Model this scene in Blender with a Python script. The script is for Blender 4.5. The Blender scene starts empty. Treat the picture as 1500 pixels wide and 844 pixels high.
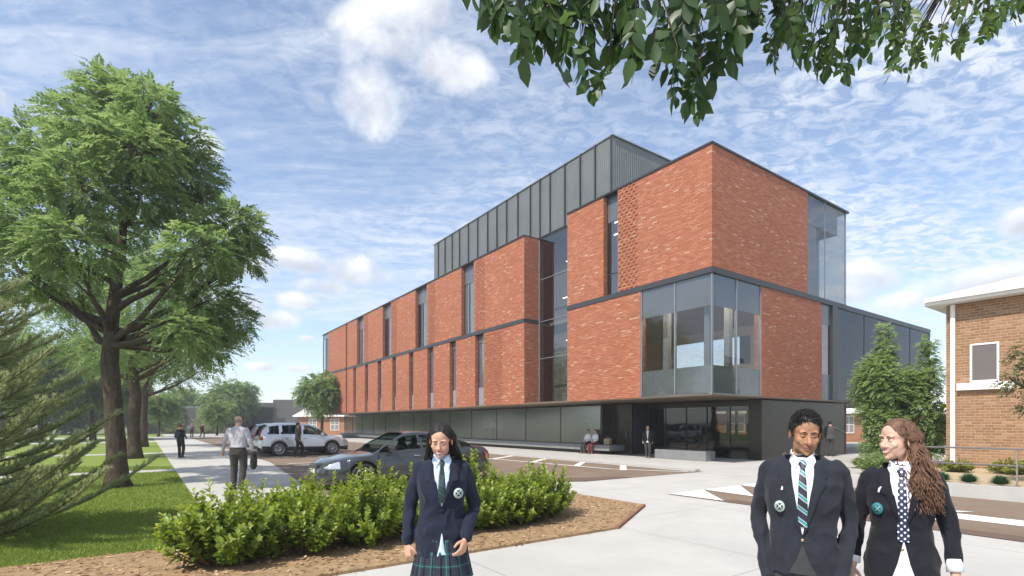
import bpy, bmesh, math, random
import numpy as np
from mathutils import Vector, Matrix, Quaternion
from mathutils.bvhtree import BVHTree

SC = bpy.context.scene
COL = SC.collection
PI = math.pi
R = math.radians

# ------------------------------------------------------------------ frames
CAM_H = 1.65
F = 766.0 / 1500.0            # focal length over picture width
CX, CY = 7.84, 20.5           # foot of the building's front corner
VX, VY = 0.8178, 0.5755       # along the right facade (local x)
UX, UY = -0.5755, 0.8178      # along the left facade (local y)
ROT = math.atan2(VY, VX)

def L(x, y, z=0.0):
    """site grid (aligned with the school) -> world"""
    return Vector((CX + x * VX + y * UX, CY + x * VY + y * UY, z))

def G(px, py, z=0.0):
    Y = (CAM_H - z) * 766.0 / (py - 621.0)
    return Vector(((px - 750.0) / 766.0 * Y, Y, z))

def P(px, py, Y):
    return Vector(((px - 750.0) / 766.0 * Y, Y, CAM_H + (621.0 - py) / 766.0 * Y))

# ------------------------------------------------------------------ objects
def tag(o, label=None, cat=None, group=None, kind=None):
    if label: o['label'] = label
    if cat: o['category'] = cat
    if group: o['group'] = group
    if kind: o['kind'] = kind
    return o

def empty(name, loc=(0, 0, 0), rz=0.0):
    o = bpy.data.objects.new(name, None)
    o.empty_display_size = 0.2
    COL.objects.link(o)
    o.location = loc
    o.rotation_euler = (0, 0, rz)
    return o

def link_mesh(name, me, parent=None):
    o = bpy.data.objects.new(name, me)
    COL.objects.link(o)
    if parent: o.parent = parent
    return o

def copy_tree(o, parent=None):
    c = o.copy(); COL.objects.link(c)
    if parent: c.parent = parent
    for ch in list(o.children): copy_tree(ch, c)
    return c

class MB:
    """mesh collector: many shapes -> one mesh object"""
    def __init__(s):
        s.v = []; s.f = []; s.m = []; s.sm = []
    def add(s, vs, fs, m=0, smooth=False):
        b = len(s.v)
        s.v.extend([tuple(v) for v in vs])
        for f in fs:
            s.f.append(tuple(b + i for i in f)); s.m.append(m); s.sm.append(smooth)
        return b
    def box(s, x0, x1, y0, y1, z0, z1, m=0):
        vs = [(x0,y0,z0),(x1,y0,z0),(x1,y1,z0),(x0,y1,z0),(x0,y0,z1),(x1,y0,z1),(x1,y1,z1),(x0,y1,z1)]
        s.add(vs, [(0,3,2,1),(4,5,6,7),(0,1,5,4),(1,2,6,5),(2,3,7,6),(3,0,4,7)], m)
    def cbox(s, c, d, mat=None, m=0):
        x, y, z = d[0]/2, d[1]/2, d[2]/2
        vs = [Vector(p) for p in ((-x,-y,-z),(x,-y,-z),(x,y,-z),(-x,y,-z),(-x,-y,z),(x,-y,z),(x,y,z),(-x,y,z))]
        if mat is not None: vs = [mat @ v for v in vs]
        vs = [v + Vector(c) for v in vs]
        s.add(vs, [(0,3,2,1),(4,5,6,7),(0,1,5,4),(1,2,6,5),(2,3,7,6),(3,0,4,7)], m)
    def rbox(s, x0, x1, y0, y1, z0, z1, r=0.02, m=0):
        """box with chamfered edges"""
        bm = bmesh.new()
        bmesh.ops.create_cube(bm, size=1.0)
        for v in bm.verts:
            v.co = Vector(((x0+x1)/2 + v.co.x*(x1-x0), (y0+y1)/2 + v.co.y*(y1-y0), (z0+z1)/2 + v.co.z*(z1-z0)))
        bmesh.ops.bevel(bm, geom=list(bm.edges), offset=r, segments=2, affect='EDGES', profile=0.5)
        bm.verts.index_update()
        s.add([v.co[:] for v in bm.verts], [[v.index for v in f.verts] for f in bm.faces], m)
        bm.free()
    def prism(s, poly, z0, z1, m=0):
        n = len(poly)
        vs = [(p[0], p[1], z0) for p in poly] + [(p[0], p[1], z1) for p in poly]
        fs = [tuple(range(n-1, -1, -1)), tuple(range(n, 2*n))]
        fs += [(i, (i+1) % n, n + (i+1) % n, n + i) for i in range(n)]
        s.add(vs, fs, m)
    def tube(s, pts, rad, n=8, m=0, cap=True, smooth=True, flat=1.0, up=None):
        pts = [Vector(p) for p in pts]
        k = len(pts)
        if not hasattr(rad, '__len__'): rad = [rad] * k
        vs = []
        ref = None
        for i, p in enumerate(pts):
            t = (pts[min(i+1, k-1)] - pts[max(i-1, 0)])
            if t.length < 1e-9: t = Vector((0, 0, 1))
            t.normalize()
            if ref is None:
                ref = Vector(up) if up is not None else (Vector((0, 0, 1)) if abs(t.z) < .9 else Vector((1, 0, 0)))
            a = (ref - t * ref.dot(t))
            if a.length < 1e-6: a = t.orthogonal()
            a.normalize(); b = t.cross(a)
            ref = a
            for j in range(n):
                th = 2 * PI * j / n
                vs.append(p + a * (math.cos(th) * rad[i] * flat) + b * (math.sin(th) * rad[i]))
        fs = []
        for i in range(k - 1):
            for j in range(n):
                fs.append((i*n + j, i*n + (j+1) % n, (i+1)*n + (j+1) % n, (i+1)*n + j))
        if cap:
            fs.append(tuple(range(n-1, -1, -1))); fs.append(tuple((k-1)*n + j for j in range(n)))
        s.add(vs, fs, m, smooth)
    def rings(s, rings, m=0, smooth=True, cap=True):
        """loft equal-length rings of points"""
        n = len(rings[0]); k = len(rings)
        vs = [p for r in rings for p in r]
        fs = []
        for i in range(k-1):
            for j in range(n):
                fs.append((i*n + j, i*n + (j+1) % n, (i+1)*n + (j+1) % n, (i+1)*n + j))
        if cap:
            fs.append(tuple(range(n-1, -1, -1))); fs.append(tuple((k-1)*n + j for j in range(n)))
        s.add(vs, fs, m, smooth)
    def ell(s, c, r, mat=None, nu=16, nv=10, m=0):
        vs = []; fs = []
        c = Vector(c)
        for i in range(nv + 1):
            ph = PI * i / nv
            for j in range(nu):
                th = 2 * PI * j / nu
                p = Vector((r[0]*math.sin(ph)*math.cos(th), r[1]*math.sin(ph)*math.sin(th), -r[2]*math.cos(ph)))
                if mat is not None: p = mat @ p
                vs.append(c + p)
        for i in range(nv):
            for j in range(nu):
                fs.append((i*nu + j, i*nu + (j+1) % nu, (i+1)*nu + (j+1) % nu, (i+1)*nu + j))
        s.add(vs, fs, m, True)
    def mesh(s, name, mats, uv=True):
        me = bpy.data.meshes.new(name)
        me.from_pydata(s.v, [], s.f)
        if not isinstance(mats, (list, tuple)): mats = [mats]
        for m in mats: me.materials.append(m)
        me.polygons.foreach_set('material_index', s.m)
        me.polygons.foreach_set('use_smooth', s.sm)
        if uv: box_uv(me)
        me.update()
        return me
    def build(s, name, mats, parent=None, uv=True):
        return link_mesh(name, s.mesh(name, mats, uv), parent)

def box_uv(me):
    """metre-scaled box projection"""
    n = len(me.loops)
    if n == 0: return
    me.update()
    uvl = me.uv_layers.new(name='UVMap')
    co = np.empty(len(me.vertices)*3, np.float32); me.vertices.foreach_get('co', co); co = co.reshape(-1, 3)
    li = np.empty(n, np.int32); me.loops.foreach_get('vertex_index', li)
    npoly = len(me.polygons)
    nor = np.empty(npoly*3, np.float32); me.polygons.foreach_get('normal', nor); nor = nor.reshape(-1, 3)
    tot = np.empty(npoly, np.int32); me.polygons.foreach_get('loop_total', tot)
    nl = np.repeat(nor, tot, axis=0)
    p = co[li]
    uv = np.empty((n, 2), np.float32)
    ax = np.abs(nl)
    top = ax[:, 2] > 0.75
    xm = (~top) & (ax[:, 0] >= ax[:, 1]); ym = (~top) & (~xm)
    uv[top] = p[top][:, :2]
    uv[xm] = p[xm][:, 1:3]
    uv[ym, 0] = p[ym][:, 0]; uv[ym, 1] = p[ym][:, 2]
    uvl.data.foreach_set('uv', uv.ravel())

def np_mesh(name, verts, faces, mats, tint=None, smooth=False, midx=None, uv=None):
    """fast mesh from arrays; faces (M,k)"""
    me = bpy.data.meshes.new(name)
    verts = np.asarray(verts, np.float32); faces = np.asarray(faces, np.int32)
    M, k = faces.shape
    me.vertices.add(len(verts)); me.vertices.foreach_set('co', verts.ravel())
    me.loops.add(M*k); me.loops.foreach_set('vertex_index', faces.ravel())
    me.polygons.add(M)
    me.polygons.foreach_set('loop_start', np.arange(0, M*k, k, dtype=np.int32))
    if not isinstance(mats, (list, tuple)): mats = [mats]
    for m in mats: me.materials.append(m)
    if midx is not None: me.polygons.foreach_set('material_index', np.asarray(midx, np.int32))
    if smooth: me.polygons.foreach_set('use_smooth', np.ones(M, bool))
    if tint is not None:
        a = me.attributes.new('tint', 'FLOAT', 'FACE')
        a.data.foreach_set('value', np.asarray(tint, np.float32))
    me.update(calc_edges=True)
    me.validate()
    return me

# ------------------------------------------------------------------ materials
class NT:
    def __init__(s, nt): s.nt = nt
    def n(s, typ, **kw):
        nd = s.nt.nodes.new(typ)
        for k, v in kw.items():
            if k.startswith('_'):
                setattr(nd, k[1:], v)
            else:
                key = k
                if key.isdigit(): key = int(key)
                elif key not in nd.inputs:
                    key = k.replace('_', ' ')
                sock = nd.inputs[key]
                if isinstance(v, bpy.types.NodeSocket): s.nt.links.new(v, sock)
                else:
                    if isinstance(v, tuple) and len(v) == 3 and sock.type == 'RGBA': v = v + (1.0,)
                    sock.default_value = v
        return nd
    def link(s, a, b): s.nt.links.new(a, b)
    def m(s, op, a, b=None, c=None, clamp=False):
        nd = s.nt.nodes.new('ShaderNodeMath'); nd.operation = op; nd.use_clamp = clamp
        for i, v in enumerate((a, b, c)):
            if v is None: continue
            if isinstance(v, bpy.types.NodeSocket): s.nt.links.new(v, nd.inputs[i])
            else: nd.inputs[i].default_value = v
        return nd.outputs[0]
    def mix(s, fac, a, b):
        nd = s.nt.nodes.new('ShaderNodeMix'); nd.data_type = 'RGBA'
        for i, v in ((0, fac), (6, a), (7, b)):
            if isinstance(v, bpy.types.NodeSocket): s.nt.links.new(v, nd.inputs[i])
            else:
                if isinstance(v, tuple) and len(v) == 3: v = v + (1.0,)
                nd.inputs[i].default_value = v
        return nd.outputs[2]
    def ramp(s, fac, stops, interp='LINEAR'):
        nd = s.nt.nodes.new('ShaderNodeValToRGB'); cr = nd.color_ramp; cr.interpolation = interp
        while len(cr.elements) < len(stops): cr.elements.new(0.5)
        for e, (p, c) in zip(cr.elements, stops):
            e.position = p
            if not isinstance(c, tuple): c = (c, c, c)
            e.color = c + (1.0,) if len(c) == 3 else c
        s.nt.links.new(fac, nd.inputs[0])
        return nd.outputs[0]
    def noise(s, vec, scale=5.0, detail=3.0, rough=0.5, dist=0.0, dim='3D'):
        nd = s.n('ShaderNodeTexNoise', Scale=scale, Detail=detail, Roughness=rough, Distortion=dist)
        nd.noise_dimensions = dim
        if vec is not None: s.nt.links.new(vec, nd.inputs['Vector'])
        return nd.outputs['Fac']

def new_mat(name):
    m = bpy.data.materials.new(name); m.use_nodes = True
    m.node_tree.nodes.clear()
    t = NT(m.node_tree)
    out = t.n('ShaderNodeOutputMaterial')
    return m, t, out

MATS = {}
def pmat(name, col, rough=0.6, metal=0.0, var=0.12, scale=6.0, bump=0.0, bscale=40.0, spec=0.5, coat=0.0, sheen=0.0, coords='Object', rvar=0.0):
    """Principled with a little procedural variation of its own colour and a bump"""
    if name in MATS: return MATS[name]
    m, t, out = new_mat(name)
    tc = t.n('ShaderNodeTexCoord')
    b = t.n('ShaderNodeBsdfPrincipled', Roughness=rough, Metallic=metal)
    b.inputs['Specular IOR Level'].default_value = spec
    b.inputs['Coat Weight'].default_value = coat
    b.inputs['Coat Roughness'].default_value = 0.05
    if sheen: b.inputs['Sheen Weight'].default_value = sheen
    v = tc.outputs[coords]
    nz = t.noise(v, scale, 4.0, 0.6)
    lo = tuple(c * (1 - var) for c in col); hi = tuple(min(1, c * (1 + var)) for c in col)
    t.link(t.ramp(nz, [(0.3, lo), (0.7, hi)]), b.inputs['Base Color'])
    if rvar:
        t.link(t.ramp(nz, [(0.3, rough - rvar), (0.7, rough + rvar)]), b.inputs['Roughness'])
    if bump:
        n2 = t.noise(v, bscale, 3.0, 0.6)
        bp = t.n('ShaderNodeBump', Strength=bump, Distance=0.02, Height=n2)
        t.link(bp.outputs[0], b.inputs['Normal'])
    t.link(b.outputs[0], out.inputs[0])
    MATS[name] = m
    return m

def brick_mat(name, w, h, stops, mortar, bump=0.5, rough=0.8, mort=0.10):
    m, t, out = new_mat(name)
    uv = t.n('ShaderNodeTexCoord').outputs['UV']
    sp = t.n('ShaderNodeSeparateXYZ', Vector=uv)
    vv = t.m('DIVIDE', sp.outputs[1], h)
    row = t.m('FLOOR', vv)
    rn = t.n('ShaderNodeTexWhiteNoise', _noise_dimensions='1D', W=row)
    half = t.m('MULTIPLY', t.m('MODULO', row, 2.0), 0.5)
    uu = t.m('ADD', t.m('DIVIDE', sp.outputs[0], w), t.m('ADD', half, t.m('MULTIPLY', rn.outputs[0], 0.25)))
    col = t.m('FLOOR', uu)
    vec = t.n('ShaderNodeCombineXYZ', X=col, Y=row)
    wn = t.n('ShaderNodeTexWhiteNoise', _noise_dimensions='2D', Vector=vec.outputs[0])
    c = t.ramp(wn.outputs[0], stops, 'CONSTANT')
    big = t.noise(uv, 0.35, 4.0, 0.6)
    fine = t.noise(uv, 30.0, 3.0, 0.6)
    c = t.mix(t.m('MULTIPLY', t.ramp(big, [(0.35, 0.0), (0.7, 1.0)]), 0.22), c, tuple(x * 0.55 for x in stops[0][1]))
    c = t.mix(t.m('MULTIPLY', fine, 0.25), c, tuple(x * 0.6 for x in stops[0][1]))
    fu = t.m('FRACT', uu); fv = t.m('FRACT', vv)
    du = t.m('MULTIPLY', t.m('MINIMUM', fu, t.m('SUBTRACT', 1.0, fu)), w / h)
    dv = t.m('MINIMUM', fv, t.m('SUBTRACT', 1.0, fv))
    d = t.m('MINIMUM', du, dv)
    mask = t.m('SMOOTHSTEP', d, mort * 0.6, mort * 1.3) if False else t.ramp(d, [(mort * 0.6, 0.0), (mort * 1.4, 1.0)])
    c = t.mix(mask, mortar, c)
    hgt = t.m('ADD', t.m('MULTIPLY', mask, 1.0), t.m('MULTIPLY', wn.outputs[0], 0.5))
    bp = t.n('ShaderNodeBump', Strength=bump, Distance=0.02, Height=hgt)
    b = t.n('ShaderNodeBsdfPrincipled', Base_Color=c, Roughness=rough, Normal=bp.outputs[0])
    b.inputs['Specular IOR Level'].default_value = 0.25
    t.link(b.outputs[0], out.inputs[0])
    MATS[name] = m
    return m

def glass_mat(name, tint=(0.6, 0.65, 0.68), base=0.12, ior=1.5, rough=0.01, gcol=(0.9, 0.95, 1.0), wob=0.0):
    """thin sheet: tinted transmission plus fresnel reflection"""
    m, t, out = new_mat(name)
    fr = t.n('ShaderNodeFresnel', IOR=ior)
    fac = t.m('ADD', t.m('MULTIPLY', fr.outputs[0], 1.0 - base), base, clamp=True)
    geo = t.n('ShaderNodeNewGeometry')     # the far face of the sheet only transmits
    fac = t.m('MULTIPLY', fac, t.m('SUBTRACT', 1.0, geo.outputs['Backfacing']))
    tr = t.n('ShaderNodeBsdfTransparent', Color=tint)
    gl = t.n('ShaderNodeBsdfGlossy', Color=gcol, Roughness=rough)
    if wob:
        tc = t.n('ShaderNodeTexCoord')
        bp = t.n('ShaderNodeBump', Strength=wob, Distance=0.05, Height=t.noise(tc.outputs['Object'], 0.6, 2.0, 0.5))
        t.link(bp.outputs[0], gl.inputs['Normal'])
    mx = t.n('ShaderNodeMixShader', Fac=fac)
    t.link(tr.outputs[0], mx.inputs[1]); t.link(gl.outputs[0], mx.inputs[2])
    t.link(mx.outputs[0], out.inputs[0])
    MATS[name] = m
    return m

def leaf_mat(name, stops, trans=0.35, rough=0.5, spec=0.3):
    """leaf colour from the per-leaf 'tint' attribute"""
    m, t, out = new_mat(name)
    at = t.n('ShaderNodeAttribute', _attribute_name='tint')
    c = t.ramp(at.outputs['Fac'], stops)
    b = t.n('ShaderNodeBsdfPrincipled', Base_Color=c, Roughness=rough)
    b.inputs['Specular IOR Level'].default_value = spec
    hs = t.n('ShaderNodeHueSaturation', Hue=0.49, Saturation=1.1, Value=1.5, Color=c)
    tl = t.n('ShaderNodeBsdfTranslucent', Color=hs.outputs[0])
    mx = t.n('ShaderNodeMixShader', Fac=trans)
    t.link(b.outputs[0], mx.inputs[1]); t.link(tl.outputs[0], mx.inputs[2])
    t.link(mx.outputs[0], out.inputs[0])
    MATS[name] = m
    return m

def bark_mat(name, c1, c2, scale=6.0):
    m, t, out = new_mat(name)
    tc = t.n('ShaderNodeTexCoord')
    mp = t.n('ShaderNodeMapping', Vector=tc.outputs['Object'], Scale=(1.0, 1.0, 0.22))
    nz = t.noise(mp.outputs[0], scale * 3, 6.0, 0.7, 0.6)
    c = t.ramp(nz, [(0.35, c1), (0.65, c2)])
    bp = t.n('ShaderNodeBump', Strength=0.9, Distance=0.05, Height=nz)
    b = t.n('ShaderNodeBsdfPrincipled', Base_Color=c, Roughness=0.9, Normal=bp.outputs[0])
    b.inputs['Specular IOR Level'].default_value = 0.15
    t.link(b.outputs[0], out.inputs[0])
    MATS[name] = m
    return m

def remesh(mb_or_mesh, voxel, smooth=3, sfac=0.5, name='body', mats=None, disp=0.0, dscale=8.0):
    """fuse overlapping closed shapes into one continuous skin"""
    me = mb_or_mesh.mesh('tmp', [], uv=False) if isinstance(mb_or_mesh, MB) else mb_or_mesh
    o = bpy.data.objects.new('tmp', me); COL.objects.link(o)
    md = o.modifiers.new('r', 'REMESH'); md.mode = 'VOXEL'; md.voxel_size = voxel; md.use_smooth_shade = True
    if smooth:
        ms = o.modifiers.new('s', 'SMOOTH'); ms.factor = sfac; ms.iterations = smooth
    dg = bpy.context.evaluated_depsgraph_get()
    ev = o.evaluated_get(dg)
    new = bpy.data.meshes.new_from_object(ev)
    bpy.data.objects.remove(o); bpy.data.meshes.remove(me)
    new.name = name
    new.materials.clear()
    for m in (mats or []): new.materials.append(m)
    n = len(new.polygons)
    new.polygons.foreach_set('material_index', np.zeros(n, np.int32))
    new.polygons.foreach_set('use_smooth', np.ones(n, bool))
    return new
# ================================================================== camera, light, sky
cam = bpy.data.cameras.new('camera'); camo = bpy.data.objects.new('camera', cam); COL.objects.link(camo)
cam.sensor_width = 36.0; cam.sensor_fit = 'HORIZONTAL'
cam.lens = 36.0 * F
cam.shift_y = 199.0 / 1500.0
cam.clip_start = 0.05; cam.clip_end = 3000.0
camo.location = (0, 0, CAM_H); camo.rotation_euler = (R(90), 0, 0)
SC.camera = camo
SC.render.engine = 'CYCLES'
SC.view_settings.view_transform = 'Standard'
try: SC.view_settings.look = 'None'
except Exception: pass
SC.view_settings.gamma = 1.0
SC.view_settings.exposure = 0.60
SC.cycles.use_denoising = True
try: SC.cycles.denoiser = 'OPENIMAGEDENOISE'
except Exception: pass
SC.cycles.max_bounces = 8
SC.cycles.transparent_max_bounces = 24
SC.cycles.glossy_bounces = 4
SC.cycles.diffuse_bounces = 3
SC.cycles.sample_clamp_indirect = 6.0
SC.cycles.caustics_reflective = False
SC.cycles.caustics_refractive = False

SUN = Vector((-0.56, -0.60, 1.0)).normalized()
sl = bpy.data.lights.new('sun', 'SUN'); sl.energy = 3.7; sl.angle = R(0.6); sl.color = (1.0, 0.94, 0.85)
so = bpy.data.objects.new('sun', sl); COL.objects.link(so)
so.rotation_euler = SUN.to_track_quat('Z', 'Y').to_euler(); so.location = (-20, -20, 40)

W = bpy.data.worlds.new('World'); SC.world = W; W.use_nodes = True
W.node_tree.nodes.clear()
t = NT(W.node_tree)
wout = t.n('ShaderNodeOutputWorld')
sky = t.n('ShaderNodeTexSky', _sky_type='NISHITA', _sun_disc=False, _sun_elevation=math.asin(SUN.z), _sun_rotation=math.atan2(SUN.x, SUN.y),
          _air_density=1.0, _dust_density=0.6, _ozone_density=2.0, _altitude=50.0)
gen = t.n('ShaderNodeTexCoord').outputs['Generated']
sp = t.n('ShaderNodeSeparateXYZ', Vector=gen)
X, Y, Z = sp.outputs
zz = t.m('ADD', t.m('MAXIMUM', Z, 0.0), 0.10)
px_ = t.m('DIVIDE', X, zz); py_ = t.m('DIVIDE', Y, zz)
pl = t.n('ShaderNodeCombineXYZ', X=px_, Y=py_).outputs[0]
# high thin cloud: broad fields, combed streaks and a rippled layer
rot = t.n('ShaderNodeMapping', Vector=pl, Rotation=(0, 0, R(-38)), Scale=(0.55, 1.3, 1.0)).outputs[0]
field = t.noise(rot, 0.9, 7.0, 0.60, 0.9)
streak_v = t.n('ShaderNodeMapping', Vector=pl, Rotation=(0, 0, R(-58)), Scale=(0.8, 3.6, 1.0)).outputs[0]
streak = t.noise(streak_v, 2.3, 10.0, 0.68, 0.9)
rip_v = t.n('ShaderNodeMapping', Vector=pl, Rotation=(0, 0, R(-24)), Scale=(2.4, 3.4, 1.0)).outputs[0]
rip = t.noise(rip_v, 6.0, 9.0, 0.66, 0.6)
f1 = t.ramp(field, [(0.34, 0.0), (0.60, 1.0)], 'EASE')
s1 = t.ramp(streak, [(0.40, 0.0), (0.63, 1.0)])
r1 = t.ramp(rip, [(0.42, 0.0), (0.59, 1.0)])
side = t.ramp(t.m('ADD', t.m('MULTIPLY', px_, 0.22), 0.5), [(0.34, 0.0), (0.70, 1.0)])
tex = t.mix(side, t.m('ADD', t.m('MULTIPLY', s1, 0.72), t.m('MULTIPLY', r1, 0.36)), r1)
cirrus = t.m('MULTIPLY', t.m('ADD', t.m('MULTIPLY', f1, 0.62), t.m('ADD', 0.06, t.m('MULTIPLY', side, 0.26))), t.m('ADD', 0.20, t.m('MULTIPLY', tex, 1.05)), clamp=True)
cirrus = t.m('MULTIPLY', cirrus, 0.88)
low = t.ramp(Z, [(0.0, 0.34), (0.18, 0.10), (0.45, 0.0)])
cirrus = t.m('MAXIMUM', cirrus, low)
# heaped clouds, each at its own bearing and height
az = t.m('ARCTAN2', X, Y); el = t.m('ARCSINE', Z)
cn = t.noise(gen, 7.0, 8.0, 0.58, 0.15)
cn_lo = t.noise(t.n('ShaderNodeMapping', Vector=gen, Location=(-0.05, -0.03, 0.06)).outputs[0], 7.0, 8.0, 0.58, 0.15)
blobs = [(565, 50, 95, 85), (548, 140, 62, 70), (655, 95, 75, 50), (590, 5, 110, 50), (520, 398, 78, 28), (455, 385, 40, 22), (440, 440, 46, 15), (395, 468, 48, 19), (372, 392, 42, 18),
         (300, 215, 40, 32), (20, 150, 95, 32), (1290, 405, 42, 30), (1240, 430, 60, 22), (1400, 418, 95, 26), (1495, 325, 34, 24),
         (430, 380, 60, 20), (480, 420, 50, 16), (350, 450, 60, 26), (1330, 440, 70, 20), (1450, 450, 70, 24), (1260, 400, 50, 26), (450, 496, 18, 7), (545, 462, 55, 9), (1480, 405, 60, 25), (385, 537, 26, 8), (440, 540, 24, 7)]
cum = None; lev = None
for (bx, by, rx, ry) in blobs:
    a0 = math.atan((bx - 750) / 766.0); e0 = math.atan((621 - by) / 766.0 * math.cos(a0))
    wa = rx / 766.0 * math.cos(a0) ** 2; we = ry / 766.0 * math.cos(a0) * math.cos(e0) ** 2
    dx = t.m('DIVIDE', t.m('SUBTRACT', az, a0), wa)
    dy = t.m('DIVIDE', t.m('SUBTRACT', el, e0), we)
    d2 = t.m('ADD', t.m('MULTIPLY', dx, dx), t.m('MULTIPLY', dy, dy))
    v = t.m('SUBTRACT', 1.0, d2)
    cum = v if cum is None else t.m('MAXIMUM', cum, v)
    lv = t.m('MULTIPLY', t.m('MAXIMUM', v, 0.0), dy)
    lev = lv if lev is None else t.m('ADD', lev, lv)
cumv = t.m('ADD', t.m('MAXIMUM', cum, -1.5), t.m('MULTIPLY', t.m('SUBTRACT', cn, 0.5), 4.6))
cmask = t.ramp(t.m('ADD', t.m('MULTIPLY', cumv, 0.4), 0.3), [(0.14, 0.0), (0.70, 0.95)], 'EASE')
shade = t.m('ADD', t.m('MULTIPLY', t.m('SUBTRACT', cn, cn_lo), 2.2), t.m('ADD', 0.62, t.m('MULTIPLY', lev, 0.55)))
ccol = t.ramp(shade, [(0.20, (0.46, 0.48, 0.54)), (0.60, (0.64, 0.66, 0.70)), (0.95, (0.80, 0.80, 0.80))])
mask = t.m('MAXIMUM', cmask, cirrus)
hi_c = t.mix(cmask, (0.64, 0.68, 0.75), ccol)
skyc = t.n('ShaderNodeHueSaturation', Saturation=0.95, Value=0.97, Color=sky.outputs[0]).outputs[0]
bg1 = t.n('ShaderNodeBackground', Color=skyc, Strength=0.15)
bg2 = t.n('ShaderNodeBackground', Color=hi_c, Strength=0.98)
mx = t.n('ShaderNodeMixShader', Fac=mask)
t.link(bg1.outputs[0], mx.inputs[1]); t.link(bg2.outputs[0], mx.inputs[2])
t.link(mx.outputs[0], wout.inputs[0])

# ================================================================== ground
def ground_mat(name, c1, c2, scale, rough=0.9, bump=0.25, fine=60.0, joints=0.0, c3=None, stain=0.0):
    m, t, out = new_mat(name)
    uv = t.n('ShaderNodeTexCoord').outputs['Object']
    a = t.noise(uv, scale, 5.0, 0.65)
    b_ = t.noise(uv, fine, 4.0, 0.7)
    c = t.ramp(t.m('ADD', t.m('MULTIPLY', a, 0.6), t.m('MULTIPLY', b_, 0.4)), [(0.35, c1), (0.65, c2)])
    if c3:
        big = t.noise(uv, scale * 0.17, 5.0, 0.6, 0.8)
        c = t.mix(t.ramp(big, [(0.45, 0.0), (0.7, stain)]), c, c3)
    hgt = b_
    if joints:
        sp = t.n('ShaderNodeSeparateXYZ', Vector=uv)
        ds = []
        for k in (0, 1):
            fr = t.m('FRACT', t.m('DIVIDE', sp.outputs[k], joints))
            ds.append(t.m('MINIMUM', fr, t.m('SUBTRACT', 1.0, fr)))
        j = t.ramp(t.m('MINIMUM', ds[0], ds[1]), [(0.0016, 0.0), (0.0045, 1.0)])
        c = t.mix(j, tuple(x * 0.62 for x in c1), c)
    bp = t.n('ShaderNodeBump', Strength=bump, Distance=0.01, Height=hgt)
    b = t.n('ShaderNodeBsdfPrincipled', Base_Color=c, Roughness=rough, Normal=bp.outputs[0])
    b.inputs['Specular IOR Level'].default_value = 0.2
    t.link(b.outputs[0], out.inputs[0])
    MATS[name] = m
    return m

M_earth = ground_mat('far_ground', (0.13, 0.16, 0.07), (0.20, 0.22, 0.10), 0.4)
M_conc = ground_mat('pale_concrete', (0.435, 0.418, 0.388), (0.515, 0.497, 0.462), 1.2, bump=0.12, joints=3.0, c3=(0.37, 0.355, 0.33), stain=0.6)
M_path = ground_mat('path_concrete', (0.43, 0.415, 0.385), (0.51, 0.493, 0.46), 1.2, bump=0.12, joints=3.5, c3=(0.40, 0.39, 0.36), stain=0.35)
M_asph = ground_mat('brown_asphalt', (0.185, 0.138, 0.098), (0.255, 0.195, 0.145), 1.0, bump=0.3, fine=90, c3=(0.15, 0.11, 0.08), stain=0.55)
M_gutter = ground_mat('dark_gutter', (0.13, 0.088, 0.068), (0.17, 0.12, 0.095), 1.0)
M_lawn = ground_mat('lawn_turf', (0.15, 0.21, 0.034), (0.22, 0.285, 0.055), 1.5, rough=1.0, bump=0.8, fine=35, c3=(0.21, 0.24, 0.07), stain=0.5)
M_mulch = ground_mat('bark_mulch', (0.19, 0.118, 0.058), (0.44, 0.305, 0.175), 9.0, rough=1.0, bump=1.0, fine=45, c3=(0.34, 0.20, 0.105), stain=0.6)
M_kerb = ground_mat('kerb_concrete', (0.40, 0.39, 0.37), (0.50, 0.49, 0.47), 2.0, bump=0.15)
M_gravel = ground_mat('planter_gravel', (0.36, 0.27, 0.16), (0.55, 0.45, 0.30), 6.0, bump=0.7, fine=50)
M_edge = ground_mat('red_edging', (0.21, 0.105, 0.065), (0.30, 0.15, 0.095), 8.0, bump=0.3)
M_paint = pmat('road_paint', (0.80, 0.79, 0.76), 0.7, var=0.06, scale=8, bump=0.1)

def site_sheet(name, poly, z, mat, thick=None):
    """polygon given in site-grid metres"""
    mb = MB()
    if thick: mb.prism(poly, z - thick, z)
    else: mb.add([(p[0], p[1], z) for p in poly], [tuple(range(len(poly)))])
    o = mb.build(name, mat)
    o.location = (CX, CY, 0); o.rotation_euler = (0, 0, ROT)
    return tag(o, kind='structure')

g = MB(); S_ = 1500.0
g.add([(-S_, -S_, -0.012), (S_, -S_, -0.012), (S_, S_, -0.012), (-S_, S_, -0.012)], [(0, 1, 2, 3)])
tag(g.build('ground', M_earth), kind='structure')
site_sheet('plaza', [(-60, -60), (60, -60), (60, 0), (60, 90), (-17.3, 90), (-17.3, -3.0), (-60, -3.0)], 0.0, M_conc)
site_sheet('lawn', [(-90, -4.15), (-17.3, -4.15), (-17.3, 62), (-90, 62)], 0.012, M_lawn)
site_sheet('path', [(-17.3, -2.6), (-13.8, -2.6), (-13.8, 62), (-17.3, 62)], 0.008, M_path)
for i, (a, b) in enumerate(((9.2, 10.2), (22.2, 23.6), (44.0, 48.0))):
    site_sheet('cross_path', [(-60, a), (-17.3, a), (-17.3, b), (-60, b)], 0.020, M_path)
site_sheet('far_path', [(-90, 62), (-2.4, 62), (-2.4, 68), (-90, 68)], 0.012, M_path)
site_sheet('far_lawn', [(-120, 68), (-16, 68), (-16, 92), (-120, 92)], 0.012, M_lawn)
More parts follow.
